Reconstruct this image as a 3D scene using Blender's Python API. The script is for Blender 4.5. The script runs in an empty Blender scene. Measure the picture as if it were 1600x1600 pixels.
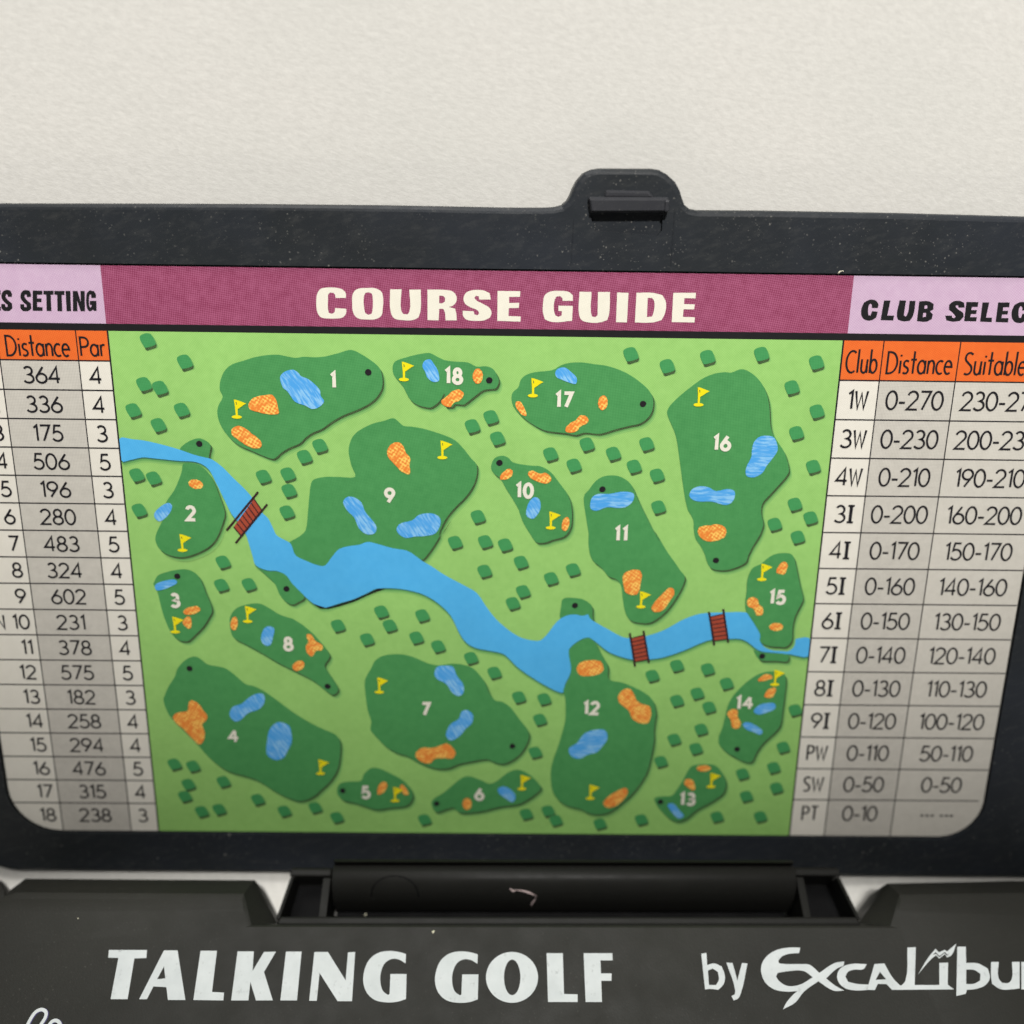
import bpy, bmesh, math, random
from mathutils import Vector, Matrix
from mathutils.geometry import tessellate_polygon
random.seed(7)
MM = 0.001
sc = bpy.context.scene
COL = sc.collection

# ---------------------------------------------------------------- camera (mm, table top is z = 0)
CAM_POS=(2.6383,-74.5137,149.2892)
CAM_ROT=[[0.999865, -0.010942, -0.012229], [0.002939, 0.852592, -0.52257], [0.016144, 0.522463, 0.852509]]
CARD_ORIGIN=(-40.0000,0.0000,64.3265)

cam_d = bpy.data.cameras.new('camera')
cam = bpy.data.objects.new('camera', cam_d); COL.objects.link(cam)
cam.matrix_world = Matrix.Translation(Vector(CAM_POS) * MM) @ Matrix(CAM_ROT).to_4x4()
cam_d.sensor_width = 36.0; cam_d.lens = 36.0
cam_d.clip_start = 0.002; cam_d.clip_end = 20.0
cam_d.dof.use_dof = True; cam_d.dof.focus_distance = 0.1125; cam_d.dof.aperture_fstop = 11.5
sc.camera = cam

# ---------------------------------------------------------------- light: a plain indoor room and two added spots
W = bpy.data.worlds.new('World'); sc.world = W; W.use_nodes = True
bg = W.node_tree.nodes['Background']
bg.inputs[0].default_value = (1.0, 0.98, 0.95, 1); bg.inputs[1].default_value = 0.115
def aim(o, target):
    d = (Vector(target) - o.location)
    o.rotation_euler = d.to_track_quat('-Z', 'Y').to_euler()
def area_light(name, loc, target, size, power, col):
    l = bpy.data.lights.new(name, 'AREA'); l.shape = 'SQUARE'; l.size = size; l.energy = power; l.color = col
    o = bpy.data.objects.new(name, l); COL.objects.link(o); o.location = loc; aim(o, target); return o
def spot_light(name, loc, target, angle, blend, power, col, radius):
    l = bpy.data.lights.new(name, 'SPOT'); l.energy = power; l.color = col
    l.spot_size = math.radians(angle); l.spot_blend = blend; l.shadow_soft_size = radius
    o = bpy.data.objects.new(name, l); COL.objects.link(o); o.location = loc; aim(o, target); return o
area_light('ceiling_lamp', (-0.16, 0.36, 0.98), (0, -0.05, 0.02), 0.26, 3.6, (1.0, 0.975, 0.94))
spot_light('added_lid_spot', (0.12, -0.11, 0.85), (0.022, 0.275, 0.10), 46.5, 0.26, 31.5, (1.0, 0.975, 0.94), 0.025)  # added spot; its soft cone edge stands in for shade down the lid
spot_light('added_base_spot', (0.03, -0.15, 0.90), (0.00, -0.470, 0.02), 54.0, 0.03, 20.0, (1.0, 0.985, 0.95), 0.004)  # added spot with a hard cone edge, brightens only base and hinge gap
sc.view_settings.view_transform = 'Standard'; sc.view_settings.look = 'None'
sc.view_settings.gamma = 1.0; sc.view_settings.exposure = 0.0; sc.view_settings.use_curve_mapping = False

# ---------------------------------------------------------------- material helpers
def lin(c):
    f = lambda x: x / 12.92 if x <= 0.04045 else ((x + 0.055) / 1.055) ** 2.4
    return tuple(f(v / 255.0) for v in c) + (1.0,)
def new_mat(name, rough=0.5, spec=0.5):
    m = bpy.data.materials.new(name); m.use_nodes = True
    nt = m.node_tree; b = nt.nodes['Principled BSDF']
    b.inputs['Roughness'].default_value = rough
    b.inputs['Specular IOR Level'].default_value = spec
    return m, nt, b
def N(nt, t, **kw):
    n = nt.nodes.new(t)
    for k, v in kw.items(): setattr(n, k, v)
    return n
def math_n(nt, op, a, b=None):
    n = N(nt, 'ShaderNodeMath', operation=op)
    for i, x in enumerate((a, b)):
        if x is None: continue
        if isinstance(x, (int, float)): n.inputs[i].default_value = x
        else: nt.links.new(x, n.inputs[i])
    return n.outputs[0]
def mix_c(nt, fac, c1, c2):
    n = N(nt, 'ShaderNodeMix', data_type='RGBA')
    for sock, x in ((n.inputs[0], fac), (n.inputs[6], c1), (n.inputs[7], c2)):
        if isinstance(x, tuple): sock.default_value = x
        elif isinstance(x, (int, float)): sock.default_value = x
        else: nt.links.new(x, sock)
    return n.outputs[2]
def coords(nt, rot=0.0, scale=(1, 1, 1)):
    tc = N(nt, 'ShaderNodeTexCoord'); mp = N(nt, 'ShaderNodeMapping', vector_type='TEXTURE')
    mp.inputs['Rotation'].default_value = rot if isinstance(rot, tuple) else (0, 0, rot); mp.inputs['Scale'].default_value = tuple(1.0 / x for x in scale)
    nt.links.new(tc.outputs['Object'], mp.inputs['Vector']); return mp.outputs['Vector']
def noise(nt, vec, scale, detail=3.0, rough=0.55):
    n = N(nt, 'ShaderNodeTexNoise'); n.inputs['Scale'].default_value = scale
    n.inputs['Detail'].default_value = detail; n.inputs['Roughness'].default_value = rough
    nt.links.new(vec, n.inputs['Vector']); return n.outputs['Fac']
def ramp(nt, fac, lo, hi):
    n = N(nt, 'ShaderNodeMapRange'); n.inputs['From Min'].default_value = lo; n.inputs['From Max'].default_value = hi
    nt.links.new(fac, n.inputs['Value']); return n.outputs['Result']
def bump(nt, b, height, strength, dist):
    n = N(nt, 'ShaderNodeBump'); n.inputs['Strength'].default_value = strength; n.inputs['Distance'].default_value = dist
    nt.links.new(height, n.inputs['Height']); nt.links.new(n.outputs['Normal'], b.inputs['Normal'])
def screen(nt, pitch_mm, ang):
    """printed halftone screen, 0..1"""
    v = coords(nt, ang); sx = N(nt, 'ShaderNodeSeparateXYZ'); nt.links.new(v, sx.inputs[0])
    k = 2 * math.pi / (pitch_mm * MM)
    a = math_n(nt, 'SINE', math_n(nt, 'MULTIPLY', sx.outputs[0], k))
    c = math_n(nt, 'SINE', math_n(nt, 'MULTIPLY', sx.outputs[1], k))
    return math_n(nt, 'MULTIPLY_ADD', math_n(nt, 'MULTIPLY', a, c), 0.5) if False else math_n(nt, 'ADD', math_n(nt, 'MULTIPLY', math_n(nt, 'MULTIPLY', a, c), 0.5), 0.5)
def ink(name, c1, c2=None, pitch=0.30, ang=0.5, rough=0.42, mottle=0.06):
    """printed ink on coated card: two inks in a halftone screen and a faint uneven lay-down"""
    m, nt, b = new_mat(name, rough, 0.3)
    c2 = c2 or c1
    s = screen(nt, pitch, ang)
    g = noise(nt, coords(nt), 900.0, 4.0, 0.7)
    s2 = math_n(nt, 'ADD', s, math_n(nt, 'MULTIPLY', math_n(nt, 'SUBTRACT', g, 0.5), 1.1))
    s2 = ramp(nt, s2, 0.15, 0.85)
    col = mix_c(nt, s2, lin(c1), lin(c2))
    big = noise(nt, coords(nt), 120.0, 3.0, 0.6)
    k = ramp(nt, big, 0.3, 0.7)
    hsv = N(nt, 'ShaderNodeHueSaturation'); nt.links.new(col, hsv.inputs['Color'])
    v = math_n(nt, 'ADD', math_n(nt, 'MULTIPLY', k, 2 * mottle), 1.0 - mottle)
    nt.links.new(v, hsv.inputs['Value'])
    nt.links.new(hsv.outputs[0], b.inputs['Base Color'])
    return m
def plastic(name, col, rough, dust=0.0, grain=0.25, tint=None, spec=0.3):
    m, nt, b = new_mat(name, rough, spec)
    v = coords(nt)
    base = lin(col)
    big = noise(nt, v, 35.0, 3.0)
    c = mix_c(nt, ramp(nt, big, 0.35, 0.7), base, lin(tint or col))
    gr = noise(nt, v, 4200.0, 2.0, 0.6)
    if dust > 0:
        cl = ramp(nt, noise(nt, v, 60.0, 3.0), 0.40, 0.60)
        for k, (scl, thr, amt) in enumerate(((1500.0, 0.055, 0.55), (2600.0, 0.035, 0.40), (700.0, 0.125, 0.9))):
            vo = N(nt, 'ShaderNodeTexVoronoi'); vo.inputs['Scale'].default_value = scl
            vd = N(nt, 'ShaderNodeVectorMath', operation='ADD'); nz = N(nt, 'ShaderNodeTexNoise'); nz.inputs['Scale'].default_value = 3500.0
            sc_ = N(nt, 'ShaderNodeVectorMath', operation='SCALE'); sc_.inputs['Scale'].default_value = 0.00022
            nt.links.new(v, nz.inputs['Vector']); nt.links.new(nz.outputs['Color'], sc_.inputs[0])
            nt.links.new(v, vd.inputs[0]); nt.links.new(sc_.outputs[0], vd.inputs[1]); nt.links.new(vd.outputs[0], vo.inputs['Vector'])
            size = math_n(nt, 'MULTIPLY', noise(nt, v, 420.0 + 90 * k, 2.0), 0.36)
            speck = ramp(nt, math_n(nt, 'SUBTRACT', math_n(nt, 'SUBTRACT', size, thr), vo.outputs['Distance']), 0.0, 0.06)
            sp = math_n(nt, 'MULTIPLY', math_n(nt, 'MULTIPLY', speck, cl), dust * amt)
            c = mix_c(nt, sp, c, lin((150, 148, 140)))
        haze = ramp(nt, noise(nt, coords(nt, 0.3, (1, 2.5, 1)), 500.0, 5.0, 0.75), 0.5, 0.85)
        c = mix_c(nt, math_n(nt, 'MULTIPLY', haze, 0.10 * dust), c, lin((150, 148, 140)))
    nt.links.new(c, b.inputs['Base Color'])
    nt.links.new(math_n(nt, 'ADD', math_n(nt, 'MULTIPLY', ramp(nt, noise(nt, v, 300.0, 4.0), 0.3, 0.7), 0.14), rough - 0.07), b.inputs['Roughness'])
    bump(nt, b, gr, grain, 0.00005)
    return m
def paper_mat():
    m, nt, b = new_mat('white_paper', 0.85, 0.2)
    f1 = noise(nt, coords(nt, 0.0, (1, 1, 1)), 600.0, 5.0, 0.7)
    f2 = noise(nt, coords(nt, (0, 0.25, 0), (0.55, 1.0, 1.2)), 2100.0, 4.0, 0.7)
    f3 = noise(nt, coords(nt, 0.0), 45.0, 3.0, 0.5)
    c = mix_c(nt, ramp(nt, f2, 0.32, 0.7), lin((211, 209, 203)), lin((225, 223, 217)))
    c = mix_c(nt, math_n(nt, 'MULTIPLY', ramp(nt, f3, 0.35, 0.7), 0.25), c, lin((205, 206, 200)))
    nt.links.new(c, b.inputs['Base Color'])
    h = math_n(nt, 'ADD', math_n(nt, 'MULTIPLY', f2, 0.7), math_n(nt, 'MULTIPLY', f1, 0.6))
    bump(nt, b, h, 0.5, 0.00008)
    return m

M = {}
M['paper'] = paper_mat()
M['lid'] = plastic('black_lid_plastic', (38, 41, 43), 0.40, 0.85, 0.22, (43, 47, 54), 0.2)
M['lid_rim'] = plastic('worn_rim_plastic', (66, 66, 62), 0.42, 0.3, 0.2)
M['hook'] = plastic('black_hook_plastic', (48, 49, 53), 0.38, 0.35, 0.2)
M['slot'] = plastic('shade_and_mark_plastic', (12, 12, 13), 0.6, 0.0, 0.2, None, 0.06)  # near-black: painted shade for hinge channel and lug pockets, also the mould mark
M['base'] = plastic('charcoal_base_plastic', (42, 42, 39), 0.5, 0.12, 0.4, (47, 47, 43), 0.12)
M['hinge'] = plastic('black_hinge_plastic', (30, 30, 28), 0.45, 0.08, 0.15, None, 0.12)
M['silk'] = ink('silver_white_screen_ink', (211, 216, 216), (192, 198, 199), 0.22, 0.2, 0.5, 0.05)
def worn_ink():
    m, nt, b = new_mat('rubbed_screen_ink', 0.55, 0.2)
    v = coords(nt)
    a = noise(nt, v, 1400.0, 4.0, 0.7); g = noise(nt, v, 330.0, 3.0, 0.6)
    c = mix_c(nt, ramp(nt, g, 0.3, 0.7), lin((198, 204, 204)), lin((212, 217, 217)))
    c = mix_c(nt, math_n(nt, 'MULTIPLY', ramp(nt, a, 0.60, 0.74), 0.42), c, lin((120, 124, 122)))
    nt.links.new(c, b.inputs['Base Color']); return m
M['silk'] = worn_ink()
M['silk_violet'] = ink('violet_screen_ink', (70, 62, 110), None)
M['card'] = ink('card_stock', (232, 228, 217), (222, 218, 206), 0.26, 0.3, 0.42, 0.025)
M['grey'] = ink('grey_tint', (208, 204, 194), (186, 182, 173), 0.24, 0.78, 0.42, 0.02)
M['grey_pale'] = ink('pale_grey_tint', (212, 208, 198), (196, 192, 182), 0.24, 0.78, 0.42, 0.02)
M['title'] = ink('plum_ink', (130, 52, 82), (168, 92, 124), 0.33, 0.62, 0.42, 0.03)
M['lavender'] = ink('lavender_ink', (208, 182, 204), (194, 163, 191), 0.30, 0.2, 0.42, 0.03)
M['orange'] = ink('orange_ink', (236, 116, 50), (222, 98, 40), 0.28, 0.3, 0.42, 0.03)
M['black'] = ink('black_ink', (24, 24, 26), (33, 32, 34), 0.3, 0.5)
M['figure'] = ink('figure_ink', (26, 25, 30), (36, 34, 38), 0.3, 0.5)
M['cream'] = ink('cream_lettering', (238, 234, 218), (228, 224, 208), 0.25, 0.5, 0.42, 0.02)
M['green'] = ink('light_green_ink', (160, 209, 120), (142, 193, 104), 0.27, 0.1, 0.42, 0.04)
M['halo'] = ink('soft_green_edge_ink', (112, 170, 98), (100, 158, 88), 0.27, 0.1)
M['halo2'] = ink('faint_green_edge_ink', (140, 194, 112), (130, 184, 102), 0.27, 0.1)
M['fairway'] = ink('fairway_green_ink', (84, 156, 92), (66, 138, 77), 0.25, 0.9, 0.42, 0.03)
M['edge'] = ink('dark_edge_ink', (44, 62, 40), (84, 110, 68), 0.28, 0.2)
M['bush'] = ink('bush_green_ink', (76, 158, 94), (62, 142, 82), 0.25, 0.9)
M['river'] = ink('river_blue_ink', (90, 186, 240), (76, 172, 230), 0.25, 0.4, 0.42, 0.04)
M['bank'] = ink('bank_shade_ink', (58, 112, 88), (74, 130, 96), 0.28, 0.2)
M['sand'] = None; M['pond'] = None
M['tee'] = ink('tee_black_ink', (32, 27, 32), (40, 34, 40), 0.3, 0.5)
M['flag'] = ink('flag_yellow_ink', (246, 232, 30), (238, 222, 22), 0.3, 0.5)
M['plank'] = ink('plank_brown_ink', (176, 82, 58), (150, 62, 46), 0.28, 0.6)
M['rail'] = ink('rail_ink', (50, 32, 36), (60, 38, 40), 0.3, 0.5)
M['crumb'], _, _b = new_mat('pale_crumb', 0.8); _b.inputs['Base Color'].default_value = lin((226, 222, 196))
M['lint'], _, _b = new_mat('pinkish_lint', 0.9); _b.inputs['Base Color'].default_value = lin((176, 158, 156))
def pond_mat(name, ang):
    m, nt, b = new_mat(name, 0.42, 0.35)
    st = noise(nt, coords(nt, ang, (0.42, 2.6, 1)), 1500.0, 2.0, 0.6)
    cl = noise(nt, coords(nt), 420.0, 2.0, 0.5)
    k = math_n(nt, 'MULTIPLY', ramp(nt, st, 0.44, 0.60), ramp(nt, cl, 0.30, 0.52))
    c = mix_c(nt, math_n(nt, 'MULTIPLY', k, 0.85), lin((80, 166, 234)), lin((158, 212, 246)))
    c = mix_c(nt, math_n(nt, 'MULTIPLY', screen(nt, 0.26, 0.4), 0.3), c, lin((70, 152, 224)))
    nt.links.new(c, b.inputs['Base Color']); return m
def sand_mat():
    m, nt, b = new_mat('sand_ink', 0.42, 0.35)
    v = coords(nt)
    dots = ramp(nt, math_n(nt, 'ADD', math_n(nt, 'MULTIPLY', screen(nt, 0.50, 0.2), 0.45), math_n(nt, 'MULTIPLY', noise(nt, v, 2700.0, 2.0), 0.9)), 0.62, 0.82)
    cl = ramp(nt, noise(nt, v, 1200.0, 3.0), 0.36, 0.55)
    k = math_n(nt, 'MULTIPLY', dots, cl)
    c = mix_c(nt, math_n(nt, 'MULTIPLY', noise(nt, v, 3000.0, 2.0), 0.8), lin((240, 142, 60)), lin((230, 126, 54)))
    c = mix_c(nt, k, c, lin((254, 208, 104)))
    nt.links.new(c, b.inputs['Base Color']); return m
M['pond_flat'] = pond_mat('pond_ink_flat', -0.05); M['pond'] = pond_mat('pond_ink', -1.0); M['sand'] = sand_mat()

# ---------------------------------------------------------------- mesh helpers (all input in mm)
class MB:
    def __init__(s): s.v = []; s.f = []; s.mi = []; s.mats = []
    def m(s, key):
        if key not in s.mats: s.mats.append(key)
        return s.mats.index(key)
    def add(s, verts, faces, key):
        o = len(s.v); s.v += [tuple(c * MM for c in p) for p in verts]
        k = s.m(key)
        for f in faces: s.f.append([i + o for i in f]); s.mi.append(k)
    def poly(s, pts, w, key, holes=()):
        """flat polygon with holes in the card plane, facing +w"""
        loops = [[Vector((p[0], p[1], 0)) for p in l] for l in [pts] + list(holes)]
        tris = tessellate_polygon(loops)
        flat = [p for l in loops for p in l]
        out = []
        for t in tris:
            a, b, c = (flat[i] for i in t)
            n = (b - a).cross(c - a).z
            if abs(n) < 1e-9: continue
            out.append(t if n > 0 else t[::-1])
        s.add([(p.x, p.y, w) for p in flat], out, key)
    def stroke(s, pts, width, w, key, closed=False):
        n = len(pts); h = width / 2; Lp = []; Rp = []
        P = [Vector(p) for p in pts]
        for i in range(n):
            a = P[i - 1] if (i > 0 or closed) else None
            b = P[(i + 1) % n] if (i < n - 1 or closed) else None
            d1 = (P[i] - a).normalized() if a is not None else None
            d2 = (b - P[i]).normalized() if b is not None else None
            if d1 is None: d1 = d2
            if d2 is None: d2 = d1
            n1 = Vector((-d1.y, d1.x)); n2 = Vector((-d2.y, d2.x)); mt = n1 + n2
            if mt.length < 0.2: mt = n1.copy()
            mt.normalize(); k = h / max(0.45, mt.dot(n1))
            Lp.append(P[i] + mt * k); Rp.append(P[i] - mt * k)
        vs = [(p.x, p.y, w) for p in Lp] + [(p.x, p.y, w) for p in Rp]
        fs = []
        for i in range(n if closed else n - 1):
            j = (i + 1) % n; fs.append((i, n + i, n + j, j))
        s.add(vs, fs, key)
    def rect(s, x0, y0, x1, y1, w, key): s.add([(x0, y0, w), (x1, y0, w), (x1, y1, w), (x0, y1, w)], [(0, 1, 2, 3)], key)
    def build(s, name, parent=None, smooth=False, matrix=None):
        me = bpy.data.meshes.new(name); me.from_pydata(s.v, [], s.f)
        for k in s.mats: me.materials.append(M[k])
        me.polygons.foreach_set('material_index', s.mi)
        if smooth: me.polygons.foreach_set('use_smooth', [True] * len(s.f))
        me.update()
        o = bpy.data.objects.new(name, me); COL.objects.link(o)
        if parent is not None: o.parent = parent
        if matrix is not None: o.matrix_local = matrix
        return o
def smooth_loop(pts, k=4):
    n = len(pts); out = []
    for i in range(n):
        p0, p1, p2, p3 = (Vector(pts[(i + j - 1) % n]) for j in range(4))
        for t in range(k):
            u = t / k
            q = 0.5 * ((2 * p1) + (p2 - p0) * u + (2 * p0 - 5 * p1 + 4 * p2 - p3) * u * u + (3 * p1 - p0 - 3 * p2 + p3) * u ** 3)
            out.append((q.x, q.y))
    return out
def shift(pts, dx, dy): return [(p[0] + dx, p[1] + dy) for p in pts]
def sub(pts, c): return [(p[0] - c[0], p[1] - c[1]) for p in pts]
def centre(pts): return (sum(p[0] for p in pts) / len(pts), sum(p[1] for p in pts) / len(pts))
def finish_solid(o, bevel=0.0, seg=2, angle=35):
    bm = bmesh.new(); bm.from_mesh(o.data)
    bmesh.ops.remove_doubles(bm, verts=bm.verts, dist=1e-7)
    bmesh.ops.recalc_face_normals(bm, faces=bm.faces); bm.to_mesh(o.data); bm.free()
    if bevel:
        md = o.modifiers.new('bevel', 'BEVEL'); md.width = bevel * MM; md.segments = seg
        md.limit_method = 'ANGLE'; md.angle_limit = math.radians(angle); md.harden_normals = False
def loft(mb, rings, key, cap0=True, cap1=True):
    """rings: equal-length 3-D loops"""
    n = len(rings[0]); vs = [p for r in rings for p in r]; fs = []
    for a in range(len(rings) - 1):
        for i in range(n):
            j = (i + 1) % n; fs.append((a * n + i, a * n + j, (a + 1) * n + j, (a + 1) * n + i))
    mb.add(vs, fs, key)
    for on, r in ((cap0, rings[0]), (cap1, rings[-1])):
        if on:
            t = tessellate_polygon([[Vector(p) for p in r]])
            mb.add(r, [tuple(x) for x in t], key)

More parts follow.
